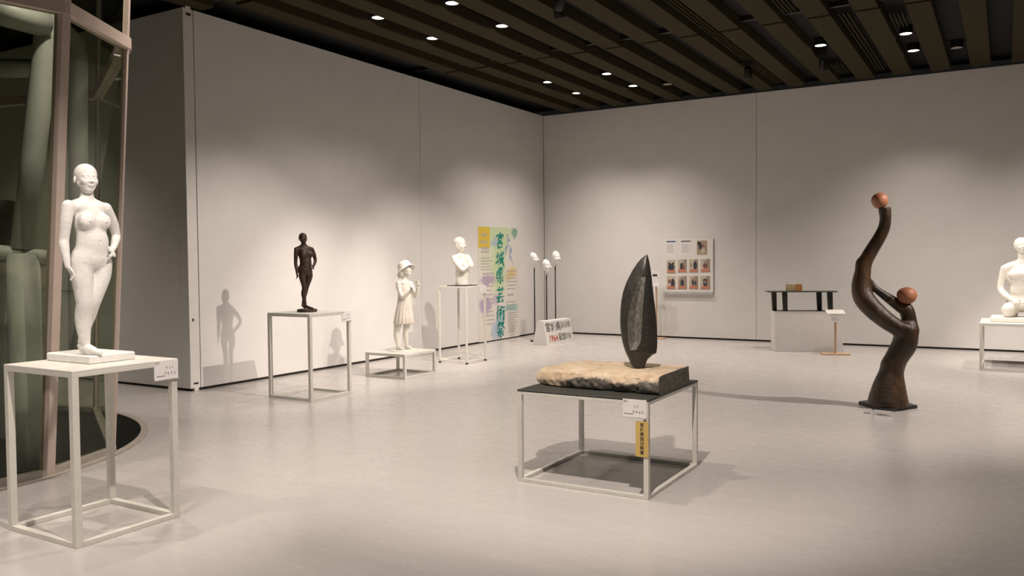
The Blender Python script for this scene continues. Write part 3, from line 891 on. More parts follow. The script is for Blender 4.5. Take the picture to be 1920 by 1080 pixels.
# ------------------------------------------------------------------ rock slab and black stone blade
base = Vector((-2.29, 5.16, .605))
t = empty('rock_slab', base, 0, 'tan weathered rock slab with sawn dark end on the dark stand top', 'rock')
nx, ny, nz = 72, 40, 12
X0, X1, Y0, Y1, HZ = -.47, .455, -.275, .275, .118
rng = np.random.RandomState(3)
ph = rng.rand(24, 4) * 6.28; fq = rng.rand(24, 3) * np.array([1, 1, 1.])
def nz3(x, y, z, f0):
    v = 0
    for k in range(8): v += math.sin(f0 * (x * (fq[k, 0] * 2 - 1) + y * (fq[k, 1] * 2 - 1) + z * (fq[k, 2] * 2 - 1)) * 2 + ph[k, 0]) / 8
    return v
bm = bmesh.new(); vid = {}; frac = []
def rock_pt(i, j, k):
    u = i / nx; v_ = j / ny; w_ = k / nz
    x = X0 + (X1 - X0) * u; y = Y0 + (Y1 - Y0) * v_; z = HZ * w_
    # rounded left end in plan, front left corner pulled in
    e = max(0, (.34 - u) / .34)
    y = y * (1 - .30 * e ** 2.2) + .03 * e ** 2
    # domed left top, rounded shoulder along the front
    z *= 1 - .22 * e ** 3
    fs = max(0, (.22 - v_) / .22)
    z *= 1 - .16 * fs ** 2 * (1 if u < .96 else .2)
    x -= .02 * e * math.sin(v_ * 3.1)
    side = 1 if j == 0 else 0
    if w_ > 0 and i < nx:
        z += (.006 * nz3(x, y, z, 22) + .004 * nz3(y, x, z, 55)) * (1 if k == nz else .5)
    if j == 0:
        y += .022 * nz3(x, 3, z, 26) + .012 * nz3(x, z, 9, 70) + .02 * math.sin(w_ * 3.14) * -1 + (.03 * (1 - w_) * nz3(x, 1, z, 15) if k > 0 else .012)
    elif j == ny:
        y += .015 * nz3(x, 5, z, 24)
    elif i == 0:
        x += .02 * nz3(2, y, z, 30) - .02 * math.sin(w_ * 3.14)
    return Vector((x, y, max(z, 0)))
def gv(i, j, k):
    if (i, j, k) not in vid:
        vid[i, j, k] = bm.verts.new(rock_pt(i, j, k))
        u = i / nx; w_ = k / nz
        fr = 0.
        if i == nx: fr = 1.
        elif j == 0 and u > .30 and w_ < .68 + .13 * math.sin(u * 14 + 1) + .07 * math.sin(u * 37): fr = 1. if w_ < .8 else .6
        frac.append(fr)
    return vid[i, j, k]
for i in range(nx):
    for j in range(ny):
        bm.faces.new((gv(i, j, nz), gv(i + 1, j, nz), gv(i + 1, j + 1, nz), gv(i, j + 1, nz)))
        bm.faces.new((gv(i, j, 0), gv(i, j + 1, 0), gv(i + 1, j + 1, 0), gv(i + 1, j, 0)))
    for k in range(nz):
        bm.faces.new((gv(i, 0, k), gv(i + 1, 0, k), gv(i + 1, 0, k + 1), gv(i, 0, k + 1)))
        bm.faces.new((gv(i, ny, k), gv(i, ny, k + 1), gv(i + 1, ny, k + 1), gv(i + 1, ny, k)))
for j in range(ny):
    for k in range(nz):
        bm.faces.new((gv(0, j, k), gv(0, j, k + 1), gv(0, j + 1, k + 1), gv(0, j + 1, k)))
        bm.faces.new((gv(nx, j, k), gv(nx, j + 1, k), gv(nx, j + 1, k + 1), gv(nx, j, k + 1)))
me = bpy.data.meshes.new('slab'); bm.to_mesh(me); bm.free()
at = me.attributes.new('fracture', 'FLOAT', 'POINT'); at.data.foreach_set('value', frac)
me.shade_smooth(); me.set_sharp_from_angle(angle=math.radians(50))
mobj('slab', me, M['rock'], t)

ZB = .605 + .116
base = Vector((-2.10, 5.19, ZB))
t = empty('stone_sculpture', base, math.atan2(base.y, base.x) - math.pi / 2, 'tall black polished stone blade with a carved hollow on the rock', 'sculpture')
V = View(1130, 460, 4.323, 262, 995, base)
# horizontal sections: (row, left, groove left, groove centre, groove right, ridge right, right edge) in crop units
sec = [(995, 222, 240, 252, 264, 290, 306, 0), (960, 196, 222, 240, 262, 305, 318, 0), (920, 182, 212, 236, 262, 330, 336, 0), (885, 165, 204, 232, 262, 352, 378, 0), (870, 158, 200, 230, 264, 358, 405, 0),
       (840, 147, 194, 212, 240, 360, 410, .05), (822, 141, 190, 214, 250, 360, 412, .6), (780, 130, 182, 225, 275, 360, 413, 1), (740, 122, 178, 232, 284, 360, 413, 1), (660, 113, 174, 235, 287, 360, 411, 1),
       (600, 112, 176, 236, 290, 360, 406, 1), (520, 115, 188, 245, 295, 359, 398, .9), (440, 124, 208, 262, 302, 358, 389, .75), (370, 139, 230, 275, 308, 356, 381, .55), (300, 164, 260, 292, 314, 354, 374, .35),
       (255, 186, 285, 302, 319, 351, 370, .15), (200, 216, 288, 303, 322, 347, 362, 0), (150, 248, 298, 312, 326, 343, 354, 0), (110, 282, 312, 320, 328, 339, 346, 0), (75, 326, 329, 330, 331, 334, 336, 0)]
Vs = []; Fs = []; mi = []
NP = 0
for (yy, L, g0, gc, g1, rr, RR, dp) in sec:
    wd = RR - L
    th = .30 * min(wd, 230)                                   # half thickness
    ring = [(L, 0), (L + .18 * (g0 - L), -.45 * th), (L + .55 * (g0 - L), -.78 * th), (g0, -1.0 * th)]
    for q in (.2, .5, .8):                                    # carved hollow
        ring.append((g0 + (g1 - g0) * q, -th * (1.08) + dp * th * 1.15 * math.sin(math.pi * (q ** 1.25))))
    ring += [(g1, -1.18 * th), ((g1 + rr) / 2, -1.0 * th), (rr, -.8 * th), (RR, .1 * th), (RR - .12 * wd, .75 * th), (L + .6 * wd, 1.05 * th), (L + .32 * wd, .9 * th), (L + .1 * wd, .5 * th)]
    NP = len(ring)
    for x, d in ring: Vs.append(V.p(x, yy, d))
for i in range(len(sec) - 1):
    for k in range(NP):
        Fs.append((i * NP + k, i * NP + (k + 1) % NP, (i + 1) * NP + (k + 1) % NP, (i + 1) * NP + k))
        mi.append(1 if (3 <= k <= 6 and sec[i][7] + sec[i + 1][7] > .4) else 0)
Fs.append(tuple(range(NP))); mi.append(0); Fs.append(tuple(range((len(sec) - 1) * NP, len(sec) * NP))); mi.append(0)
me = bpy.data.meshes.new('blade'); me.from_pydata(Vs, [], Fs); me.materials.append(M['stone']); me.materials.append(M['groove'])
for p_, m_ in zip(me.polygons, mi): p_.material_index = m_
bm = bmesh.new(); bm.from_mesh(me); bmesh.ops.recalc_face_normals(bm, faces=bm.faces); bm.to_mesh(me); bm.free()
me.shade_smooth(); me.set_sharp_from_angle(angle=math.radians(38))
mobj('blade', me, None, t)

# ------------------------------------------------------------------ twisted log sculpture with two balls
base = Vector((-.95, 8.66, 0))
t = empty('log_sculpture', base, math.atan2(base.y, base.x) - math.pi / 2, 'tall dark twisted log sculpture reaching up on a black base', 'sculpture')
c = [on_z(q) for q in ((1610, 758), (1663, 774), (1720, 765.6))]; c.append(c[0] + c[2] - c[1])
ctr = (c[0] + c[2]) / 2; Rz = Matrix.Rotation(-t.rotation_euler.z, 3, 'Z')
vb = [Rz @ (q - base) for q in c]
pyd('base_plate', [(q.x, q.y, 0) for q in vb] + [(q.x, q.y, .03) for q in vb], [(0, 3, 2, 1), (4, 5, 6, 7), (0, 1, 5, 4), (1, 2, 6, 5), (2, 3, 7, 6), (3, 0, 4, 7)], M['mount'], t)
V = View(1560, 340, 2.35, 250, 985, base + Vector((0, 0, .03)))
sd = SDF(); s = V.s
sd.limb(V.J((248, 985, 0, 94), (252, 915, 0, 76), (260, 855, 0, 58), (268, 810, 0, 51)), .02)
sd.limb(V.J((268, 810, 0, 50), (290, 765, 0, 52), (318, 715, 0, 56), (328, 660, 0, 53)), .03)
sd.limb(V.J((322, 665, -10, 44), (285, 640, -20, 40), (238, 610, -24, 42), (180, 562, -24, 46), (140, 515, -20, 48), (126, 465, -14, 44), (132, 405, -8, 38), (144, 355, -4, 33), (174, 300, 0, 31),
             (205, 250, 0, 29), (226, 205, 0, 27), (232, 165, 0, 26), (229, 130, 0, 28), (224, 95, 0, 29)), .02)
sd.ell(V.p(120, 365, -6), np.array((17, 20, 26)) * s, None, .03)
sd.limb(V.J((340, 650, 10, 40), (338, 610, 14, 34), (328, 570, 16, 34), (310, 548, 16, 32)), .025)
sd.limb(V.J((300, 552, 14, 27), (258, 522, 10, 24), (220, 496, 4, 19), (185, 468, 0, 16), (168, 442, -4, 13)), .02)
sd.ell(V.p(318, 645, -34), np.array((26, 14, 22)) * s, None, .02)
sd.ell(V.p(262, 520, -14), np.array((14, 8, 12)) * s, None, .02)
sd.cut((0, 0, -1), 0.0)
sd.cut((-.18, .0, .98), .98 * V.p(228, 118, 0)[2] - .18 * V.p(228, 118, 0)[0])
mobj('trunk', sd.mesh('trunk', .0085), M['log'], t, (0, 0, .03))
for cx, cy, cd, r3, lb in ((207, 86, 0, (36, 36, 35), 'orange wooden ball on the tip of the twisted log'), (328, 502, 8, (42, 40, 37), 'orange wooden ball in the fork of the twisted log')):
    q = V.p(cx, cy, cd)
    bm = bmesh.new(); bmesh.ops.create_uvsphere(bm, u_segments=40, v_segments=24, radius=1)
    for v in bm.verts:
        k = 1 + .02 * math.sin(3 * v.co.x + 2) + .02 * math.sin(4 * v.co.z + v.co.y)
        v.co = Vector((v.co.x * r3[0], v.co.y * r3[1], v.co.z * r3[2])) * s * k
    me = bpy.data.meshes.new('ball'); bm.to_mesh(me); bm.free(); me.shade_smooth()
    o = mobj('ball', me, M['ball'], t, (q[0], q[1], q[2] + .03)); o['label'] = lb
# captions lying on the floor
for px0, px1, lb, nm in (((1618, 776), (1634, 777), 'small cream card lying on the floor by the log base', 1), ((1639, 778), (1674, 782), 'long white caption card lying on the floor by the log base', 2)):
    a_ = on_z(px0); b_ = on_z(px1); d = b_ - a_; ct = empty('floor_card', (a_ + b_) / 2, math.atan2(d.y, d.x), lb, 'caption card')
    L = d.length / 2; box('card', (-L, -.05, 0), (L, .05, .004), M['card'], ct)
    strokes([(-L * .7 + k * L * .28, -.0, L * .2, .012) for k in range(5)], M['ink_grey'], ct).location = (0, 0, .0045)
    ct.children[-1].rotation_euler = (-math.pi / 2, 0, 0)

# ------------------------------------------------------------------ masks on poles and the inscribed wedge block
for px, top, base_px, yaw, tilt, rl, lb in (((1003, 640), (1000, 486.5), None, 56, 12, 0, 'white face mask on black pole beside the open end of the wedge block'),
                                    ((1025.5, 637), (1024, 499.5), None, 44, 10, 0, 'white face mask on the shortest black pole behind the wedge block'),
                                    ((1042, 635), (1042.5, 483.5), None, 36, 6, 0, 'white face mask on the tallest black pole behind the wedge block')):
    b = on_z(px); t = empty('mask_stand', b, math.atan2(b.y, b.x) - math.pi / 2, lb, 'sculpture', 'white masks on black poles')
    dep = depth_of(b); hz = EYE.z - 0
    zc = 0
    # height of the mask centre over this foot
    best = min((abs((540 - F * ((Vector((b.x, b.y, zz)) - EYE).dot(CU)) / (Vector((b.x, b.y, zz)) - EYE).dot(CF)) - top[1]), zz) for zz in [k * .004 for k in range(250, 520)])
    zc = best[1]; mx = (top[0] - px[0]) * dep / F
    lathe('foot_plate', [(.085, 0), (.085, .012), (.08, .02)], M['mount'], t, 28)
    tube('pole', [(0, 0, .015), (0, 0, zc - .16)], .011, M['mount'], t, 12)
    tube('hook', [(0, 0, zc - .165), (.01, -.01, zc - .14), (.03, -.03, zc - .125), (.02, -.02, zc - .10)], .006, M['board_edge'], t, 8)
    sd = SDF(); HR = axes(math.radians(yaw), math.radians(tilt), rl)
    head(sd, (0, 0, 0), .265, HR, ears=False, slim=.86)
    for q in (-1, 1): sd.ell(.265 * (HR[0] * q * .12 + HR[1] * .40 + HR[2] * .0), np.array((.08, .07, .05)) * .265, HR, .012, True)
    sd.cone(.265 * (HR[1] * .36 + HR[2] * .04), .265 * (HR[1] * .5 - HR[2] * .13), .009, .015, .008)
    sd.cut(-HR[1], -.01)
    mobj('mask', sd.mesh('mask', .0048), M['plaster'], t, (mx, 0, zc))
A = on_z((1026, 648)); Bq = on_z((1009, 645)); Cq = on_z((1076, 640))
dv = (Cq - A); dv.z = 0; L = dv.length; ang = math.atan2(dv.y, dv.x)
t = empty('wedge_block', (A + Cq) / 2, ang, 'white wedge shaped block painted with festival lettering on the floor', 'sign')
D = .30; Hh = .41
e = [(0, 0), (D, 0), (D * .66, Hh), (D * .26, Hh)]
n_ = len(e)
pyd('block', [(-L / 2, y, z) for y, z in e] + [(L / 2, y, z) for y, z in e], [(0, 1, 2, 3), (7, 6, 5, 4), (0, 4, 5, 1), (1, 5, 6, 2), (2, 6, 7, 3), (3, 7, 4, 0)], M['white_board'], t)
tl = math.pi / 2 - math.atan2(D * .26, Hh)
def wl_(body, size, m, x, z, **k):
    return lettering(body, size, m, t, (x, D * .26 * z / Hh - .004, z), (tl, 0, 0), **k)
wl_('宮城県', .17, M['ink_grey'], -.16, .29, offset=.002, sx=.95); wl_('芸術祭', .125, M['ink_pale'], .24, .31, offset=.002, sx=.9)
wl_('1964', .16, M['ink_red'], -.20, .10, offset=.003, sx=.9); wl_('記念', .14, M['ink_grey'], .08, .11, offset=.002, sx=.8); wl_('彫刻', .11, M['ink_pale'], .28, .11, offset=.002, sx=.85)

# ------------------------------------------------------------------ festival banner on the left wall
a_ = on_x((895.5, 424), CORNX); b_ = on_x((972, 429), CORNX); c_ = on_x((930, 638.5), CORNX)
W_ = b_.y - a_.y; ZT = a_.z + .0; ZB_ = .02
HB_ = ZT - ZB_
def banner_mat():
    a = N('festival_print'); tc = a.n('ShaderNodeTexCoord'); ns = a.n('ShaderNodeTexNoise', Scale=5, Detail=8, Roughness=.7); a.l(tc.outputs['Object'], ns.inputs['Vector'])
    wob = a.n('ShaderNodeVectorMath', _operation='MULTIPLY_ADD'); a.l(ns.outputs['Color'], wob.inputs[0]); wob.inputs[1].default_value = (.34, .34, .34); 
    sub = a.n('ShaderNodeVectorMath', _operation='ADD'); a.l(tc.outputs['Object'], sub.inputs[0]); sub.inputs[1].default_value = (-.17, -.17, -.17); a.l(sub.outputs[0], wob.inputs[2])
    col = (.74, .70, .64)
    def blob(col, cx, cz, rx, rz, c2, soft=.5, amt=1.0, hard=False):
        mp = a.n('ShaderNodeVectorMath', _operation='SUBTRACT'); a.l((tc.outputs['Object'] if hard else wob.outputs[0]), mp.inputs[0]); mp.inputs[1].default_value = (cx * W_, 0, cz * HB_)
        dv_ = a.n('ShaderNodeVectorMath', _operation='DIVIDE'); a.l(mp.outputs[0], dv_.inputs[0]); dv_.inputs[1].default_value = (rx * W_, 10, rz * HB_)
        if hard:
            ab = a.n('ShaderNodeVectorMath', _operation='ABSOLUTE'); a.l(dv_.outputs[0], ab.inputs[0]); sp = a.n('ShaderNodeSeparateXYZ'); a.l(ab.outputs[0], sp.inputs[0])
            mxn = a.n('ShaderNodeMath', _operation='MAXIMUM'); a.l(sp.outputs[0], mxn.inputs[0]); a.l(sp.outputs[2], mxn.inputs[1]); ln = mxn.outputs[0]
        else:
            le = a.n('ShaderNodeVectorMath', _operation='LENGTH'); a.l(dv_.outputs[0], le.inputs[0]); ln = le.outputs['Value']
        mr = a.n('ShaderNodeMapRange', _interpolation_type='SMOOTHSTEP'); a.l(ln, mr.inputs[0]); mr.inputs[1].default_value = 1; mr.inputs[2].default_value = 1 - soft; mr.inputs[3].default_value = 0; mr.inputs[4].default_value = amt
        return a.mix(mr.outputs[0], col, c2)
    G = (.52, .66, .36)
    col = blob(col, .5, .97, .40, .28, G, .5, .8); col = blob(col, .48, .62, .26, .36, G, .7, .85); col = blob(col, .2, .72, .22, .14, (.62, .68, .45), .7, .6)
    col = blob(col, .40, .86, .14, .05, (.36, .46, .62), .6, .7); 
    col = blob(col, .78, .85, .06, .06, (.72, .70, .68), .6, .9)
    col = blob(col, .88, .955, .09, .06, (.12, .38, .26), .4, .8)
    col = blob(col, .80, .59, .17, .08, (.72, .52, .14), .8, .8); col = blob(col, .72, .54, .14, .05, (.70, .50, .16), .8, .6)
    col = blob(col, .22, .53, .24, .07, (.42, .28, .50), .6, .8); col = blob(col, .16, .32, .19, .10, (.42, .28, .50), .5, .8); col = blob(col, .42, .36, .16, .06, (.46, .34, .52), .7, .6)
    col = blob(col, .48, .10, .14, .14, (.28, .44, .60), .6, .7); col = blob(col, .36, .07, .10, .11, (.36, .48, .62), .6, .7)
    col = blob(col, .80, .27, .22, .05, (.20, .52, .47), .5, .7); col = blob(col, .55, .2, .12, .1, (.2, .52, .5), .7, .5)
    col = blob(col, .14, .905, .135, .093, (.72, .53, .08), .02, 1.0, True)
    a.set(col, .75, spec=.2); return a.m
t = empty('festival_banner', (CORNX + .0015, a_.y, ZB_), math.pi / 2, 'tall printed festival banner with green brush calligraphy on the white wall', 'banner')
box('sheet', (0, -.003, 0), (W_, 0, HB_), banner_mat(), t)
def brush(strk, cx, cz, sz, m, aspect=.62, wd=.085):
    """brush strokes on a 10 x 10 grid, pressed at the start and tapering at the end"""
    Vb = []; Fb = []
    for st in strk:
        pts = [Vector((p[0] / 10 - .5, 0, .5 - p[1] / 10)) for p in st]
        fine = []
        for a0, b0 in zip(pts[:-1], pts[1:]):
            for q in range(5): fine.append(a0.lerp(b0, q / 5))
        fine.append(pts[-1]); n = len(fine); b0 = len(Vb)
        for i, p in enumerate(fine):
            tg = (fine[min(i + 1, n - 1)] - fine[max(i - 1, 0)]).normalized(); nr = Vector((-tg.z, 0, tg.x)); u = i / (n - 1)
            wv = wd * (.55 + .6 * math.sin(math.pi * min(1, u * 1.1 + .18)) ** .8) * (.9 + .15 * math.sin(7 * u + cx * 9 + cz * 11 + b0)) * (1 if u < .8 else (1.15 - u) / .35)
            for sg in (-.5, .5):
                q = p + nr * wv * sg; q.x += .10 * q.z
                Vb.append(((q.x * aspect) * sz + cx, -.00025 * strk.index(st), q.z * sz + cz))
        for i in range(n - 1): Fb.append((b0 + 2 * i, b0 + 2 * i + 1, b0 + 2 * i + 3, b0 + 2 * i + 2))
    return Vb, Fb
KJ = {
 '宮': [[(5, 0), (5, 1.4)], [(1.2, 1.8), (.9, 3.4)], [(1.3, 2), (8.6, 1.8), (7.8, 3.2)], [(3, 3.2), (3.3, 5.4)], [(3.2, 3.4), (6.8, 3.2), (6.4, 5.2)], [(3.3, 5.2), (6.5, 5.1)], [(5, 5.2), (4.4, 6.2)],
        [(2.6, 6.4), (3, 9.6)], [(2.8, 6.6), (7.4, 6.3), (7, 9.5)], [(3, 9.2), (7.1, 9)]],
 '城': [[(.4, 3.4), (3.6, 2.8)], [(2, .8), (2.1, 6.8)], [(.2, 7.4), (3.8, 6)], [(4.2, 2.6), (9, 2)], [(4.4, 2.7), (4.2, 6), (3.2, 9.4)], [(4.6, 5), (6, 4.8), (5.7, 7.6), (5, 7.2)], [(6.2, .3), (6.8, 4.5), (9.4, 9.6), (9.6, 7.8)], [(8.6, 3.8), (6.2, 8.4)], [(7.8, .5), (8.8, 1.4)]],
 '県': [[(3.2, .4), (3.1, 5.2)], [(3.2, .6), (7, .4), (6.9, 5)], [(3.3, 2), (6.8, 1.8)], [(3.3, 3.5), (6.8, 3.3)], [(3.2, 5), (6.9, 4.8)], [(1.4, 2), (1.3, 6.6), (9, 6)], [(5.1, 6.3), (5.2, 9.8), (4.4, 9.2)], [(3, 7.4), (1.8, 9)], [(7, 7.2), (8.4, 8.8)]],
 '芸': [[(.8, 2), (9.2, 1.6)], [(3.2, .2), (3.6, 3.6)], [(6.8, .1), (6.2, 3.4)], [(2.6, 4.6), (7.4, 4.2)], [(.6, 6.6), (9.4, 6)], [(4.6, 6.4), (1.8, 9.2), (7.4, 8.8)], [(6.6, 7.2), (8.6, 9.8)]],
 '術': [[(2.4, .3), (.5, 2.8)], [(2.6, 2.6), (.2, 5.6)], [(1.6, 4.6), (1.7, 9.8)], [(3, 3.2), (6.6, 2.8)], [(4.8, .6), (4.9, 9.4)], [(4.6, 4), (3, 6.8)], [(5.1, 4), (6.4, 6)], [(5.8, 1), (6.4, 2)], [(7, 1.8), (9.4, 1.6)], [(6.8, 4.2), (9.8, 3.8)], [(8.4, 4.2), (8.5, 9.8), (7.6, 9)]],
 '祭': [[(3, .2), (.8, 3.4)], [(2.8, 1.2), (4.8, 1), (1, 5)], [(2.4, 2.2), (3.4, 3)], [(5.2, 1.2), (8, 1), (5.4, 4)], [(5.2, 1.6), (9.6, 5)], [(3, 5), (7, 4.8)], [(1.2, 6.6), (8.8, 6.2)], [(5, 6.5), (5.1, 9.8), (4.2, 9.2)], [(3.2, 7.4), (1.8, 9.2)], [(6.8, 7.2), (8.6, 9)]],
}
ys = (451, 486, 517, 553, 587, 618)
for ch, yy in zip('宮城県芸術祭', ys):
    cz = (on_x((936, yy), CORNX).z) - ZB_
    Vb, Fb = brush(KJ[ch], .52 * W_, cz, .30, M['teal'], 1.05, .135)
    o = pyd('calligraphy', Vb, Fb, M['teal'], t); o.location = (0, -.0042, 0)
Vb, Fb = brush([[(1.5, 5.2), (3.6, 3.4)], [(3.2, .2), (4, 3), (1.6, 7.2)], [(3.4, 2), (6.4, 2.2)], [(5.6, 3.4), (6.4, 6.6), (9.6, 9.8)], [(7.6, 4.4), (5, 8.4)]], .74 * W_, .80 * HB_, .62, None, .62, .10)
pyd('pale_calligraphy', Vb, Fb, plain('blue_grey_brush', (.36, .42, .56), .7, var=.12, scale=20), t).location = (0, -.0036, 0)
rnd = random.Random(5)
rows = []
def para(x0, x1, z0, z1, n, hh, gap=.25):
    for k in range(n):
        z = z0 + (z1 - z0) * k / max(1, n - 1); x = x0
        xe = x1 - rnd.uniform(0, .3) * (x1 - x0)
        while x < xe:
            w_ = hh * rnd.uniform(.6, 1.1); rows.append((x * W_, z * HB_, w_, hh)); x += (w_ + hh * gap) / W_
para(.08, .22, .915, .915, 1, .05); para(.05, .26, .87, .852, 2, .022)
para(.07, .30, .80, .77, 2, .045); para(.06, .34, .72, .62, 5, .02); para(.1, .4, .585, .40, 6, .024); para(.1, .38, .36, .14, 7, .026)
para(.68, .95, .60, .44, 6, .022); para(.7, .85, .38, .38, 1, .04); para(.68, .92, .32, .26, 3, .022); para(.70, .93, .22, .05, 9, .016)
o = strokes(rows, plain('print_grey', (.44, .42, .40), .8), t, 'small_print'); o.location = (0, -.0038, 0)

# ------------------------------------------------------------------ photo board on the back wall
a_ = on_y((1244, 450), CORNY); b_ = on_y((1338, 447.5), CORNY); c_ = on_y((1336, 551), CORNY)
PW = b_.x - a_.x; PH = b_.z - c_.z
t = empty('photo_board', (a_.x, CORNY - .004, c_.z), 0, 'white board with eight small photographs on the back wall', 'board')
box('backing', (0, -.03, 0), (PW, 0, PH), M['white_board'], t, .003)
box('bottom_ledge', (.01, -.045, -.012), (PW - .01, -.002, .035), M['board_edge'], t, .003)
def zb(x, y): return ((x - 112) / 780 * PW, (955 - y) / 800 * PH + .03)      # crop position on the board
PR = [plain('print_pale', (.58, .50, .40), .6), plain('print_mid', (.36, .29, .22), .6), plain('print_orange', (.60, .22, .13), .6), plain('print_dark', (.05, .05, .06), .6), plain('print_maroon', (.22, .09, .08), .6)]
def flat(pts, m, par, d): return pyd('print_patch', [(p[0], d, p[1]) for p in pts], [tuple(range(len(pts)))], m, par)
def oval(cx, cz, rx, rz, n=14): return [(cx + rx * math.cos(6.283 * k / n), cz + rz * math.sin(6.283 * k / n)) for k in range(n)]
phs = [((175, 480, 315, 680), [(.5, .45, .38, .28, 3), (.3, .72, .12, .1, 3), (.72, .72, .12, .1, 3)]), ((348, 475, 490, 668), [(.45, .45, .2, .3, 3), (.65, .38, .16, .15, 4)]), ((523, 472, 665, 668), [(.68, .5, .2, .36, 3), (.25, .55, .1, .2, 1)]),
       ((700, 470, 848, 665), [(.5, .48, .24, .2, 4), (.5, .75, .13, .12, 1)]), ((175, 722, 315, 918), [(.68, .45, .22, .36, 3), (.3, .6, .14, .16, 4)]), ((348, 718, 490, 915), [(.5, .5, .38, .42, 1), (.5, .48, .2, .26, 3)]),
       ((525, 718, 665, 912), [(.5, .55, .3, .36, 1), (.45, .5, .12, .22, 3), (.72, .45, .1, .18, 3)]), ((698, 718, 848, 915), [(.5, .68, .24, .1, 3), (.5, .42, .2, .26, 3), (.5, .55, .1, .12, 1)])]
for (x0, y0, x1, y1), shp in phs:
    p0 = zb(x0, y1); p1 = zb(x1, y0)
    ph_ = box('photograph', (p0[0], -.033, p0[1]), (p1[0], -.03, p1[1]), PR[0], t)
    w_, h_ = p1[0] - p0[0], p1[1] - p0[1]
    flat([(p0[0] + w_ * .55, p0[1]), (p1[0], p0[1]), (p1[0], p1[1]), (p0[0] + w_ * .62, p1[1])], PR[1], ph_, -.0334) if x0 > 340 else None
    for d_, (u, v, ru, rv, mi_) in enumerate(shp):
        flat(oval(p0[0] + u * w_, p0[1] + v * h_, ru * w_, rv * h_), PR[mi_], ph_, -.0338 - .0003 * d_)
    flat([(p0[0], p0[1]), (p1[0], p0[1]), (p1[0], p0[1] + h_ * .10), (p0[0], p0[1] + h_ * .10)], PR[1], ph_, -.0352)
    flat([(p0[0] + w_ * .08, p0[1] + .05 * h_), (p1[0] - w_ * .08, p0[1] + .05 * h_), (p1[0] - w_ * .1, p0[1] + h_ * .24), (p0[0] + w_ * .1, p0[1] + h_ * .24)], PR[2], ph_, -.0356)
p0 = zb(648, 408); p1 = zb(802, 205)
ph_ = box('photograph', (p0[0], -.033, p0[1]), (p1[0], -.03, p1[1]), plain('print_tan', (.45, .32, .22), .6), t)
w_, h_ = p1[0] - p0[0], p1[1] - p0[1]
flat(oval(p0[0] + .6 * w_, p0[1] + .3 * h_, .22 * w_, .2 * h_), PR[0], ph_, -.0334); flat(oval(p0[0] + .35 * w_, p0[1] + .6 * h_, .16 * w_, .28 * h_), PR[3], ph_, -.0337); flat(oval(p0[0] + .2 * w_, p0[1] + .8 * h_, .16 * w_, .14 * h_), PR[3], ph_, -.034); flat(oval(p0[0] + .2 * w_, p0[1] + .25 * h_, .15 * w_, .2 * h_), PR[1], ph_, -.0342); flat(oval(p0[0] + .62 * w_, p0[1] + .62 * h_, .16 * w_, .08 * h_), PR[4], ph_, -.0345)
for x0, m_ in ((170, M['blue_print']), (403, M['ink_grey'])):
    p0 = zb(x0, 440); p1 = zb(x0 + 145, 195)
    sh = box('notice_sheet', (p0[0] - .01, -.032, p0[1]), (p1[0] + .01, -.03, p1[1] + .01), M['card'], t)
    q0 = zb(x0, 220); q1 = zb(x0 + 145, 200)
    flat([(q0[0], q0[1]), (q1[0], q0[1]), (q1[0], q1[1]), (q0[0], q1[1])], m_, sh, -.0325)
    rr_ = []
    for k in range(6):
        z = zb(0, 262 + k * 22)[1]; rr_ += [(p0[0] + .012 + i * .024, z, .018, .010) for i in range(6 if k % 2 else 5)]
    o = strokes(rr_, M['ink_pale'], sh, 'small_print'); o.location = (0, -.0325, 0)

# ------------------------------------------------------------------ sign stand beside the blade (back wall) with brochure
b = on_z((1229, 635)); b.y = min(b.y, CORNY - .2)
t = empty('leaflet_stand', (b.x, CORNY - .22, 0), 0, 'slim leaflet stand with a printed notice against the back wall', 'sign stand')
tp = on_y((1229, 508), CORNY - .22); bt = on_y((1229, 536), CORNY - .22)
box('base_board', (-.16, -.1, 0), (.16, .1, .018), M['pale_wood'], t, .002)
tube('post', [(0, 0, .018), (0, 0, bt.z + .01)], .014, M['pale_wood'], t, 10, smooth=False)
nb = box('notice', (-.085, -.024, bt.z), (.085, -.016, tp.z), M['card'], t, .002)
flat([(-.06, tp.z - .10), (.03, tp.z - .10), (.03, tp.z - .06), (-.06, tp.z - .06)], M['ink'], nb, -.0245)
flat(oval(.045, tp.z - .13, .015, .01), PR[2], nb, -.0245)
box('leaflet_tray', (-.09, -.05, bt.z - .015), (.09, -.014, bt.z + .025), M['card'], t, .002)

# ------------------------------------------------------------------ white plinth with the model table, box, and caption stand
A = on_z((1435, 654)); Bq = on_z((1452.6, 659)); Cq = on_z((1568, 659.5))
d = (Cq - Bq); ang = math.atan2(d.y, d.x); Lp = 1.0
ang = math.radians(20); ux = Vector((math.cos(ang), math.sin(ang), 0)); uy = Vector((-math.sin(ang), math.cos(ang), 0))
t = empty('white_plinth', Bq + ux * .5 + uy * .25, ang, 'solid white box plinth near the back wall carrying the model table', 'plinth')
box('body', (-.5, -.25, 0), (.5, .25, .605), M['wall_trim'], t, .004); box('top_plate', (-.503, -.253, .605), (.503, .253, .617), M['frame_top'], t, .002)
mt = empty('model_table', Bq + ux * .47 + uy * .2 + Vector((0, 0, .617)), ang, 'small dark table sculpture with tapered legs on the white plinth', 'sculpture')
box('glass_top', (-.58, -.17, .30), (.46, .17, .318), plain('smoky_top', (.05, .055, .05), .15), mt, .004)
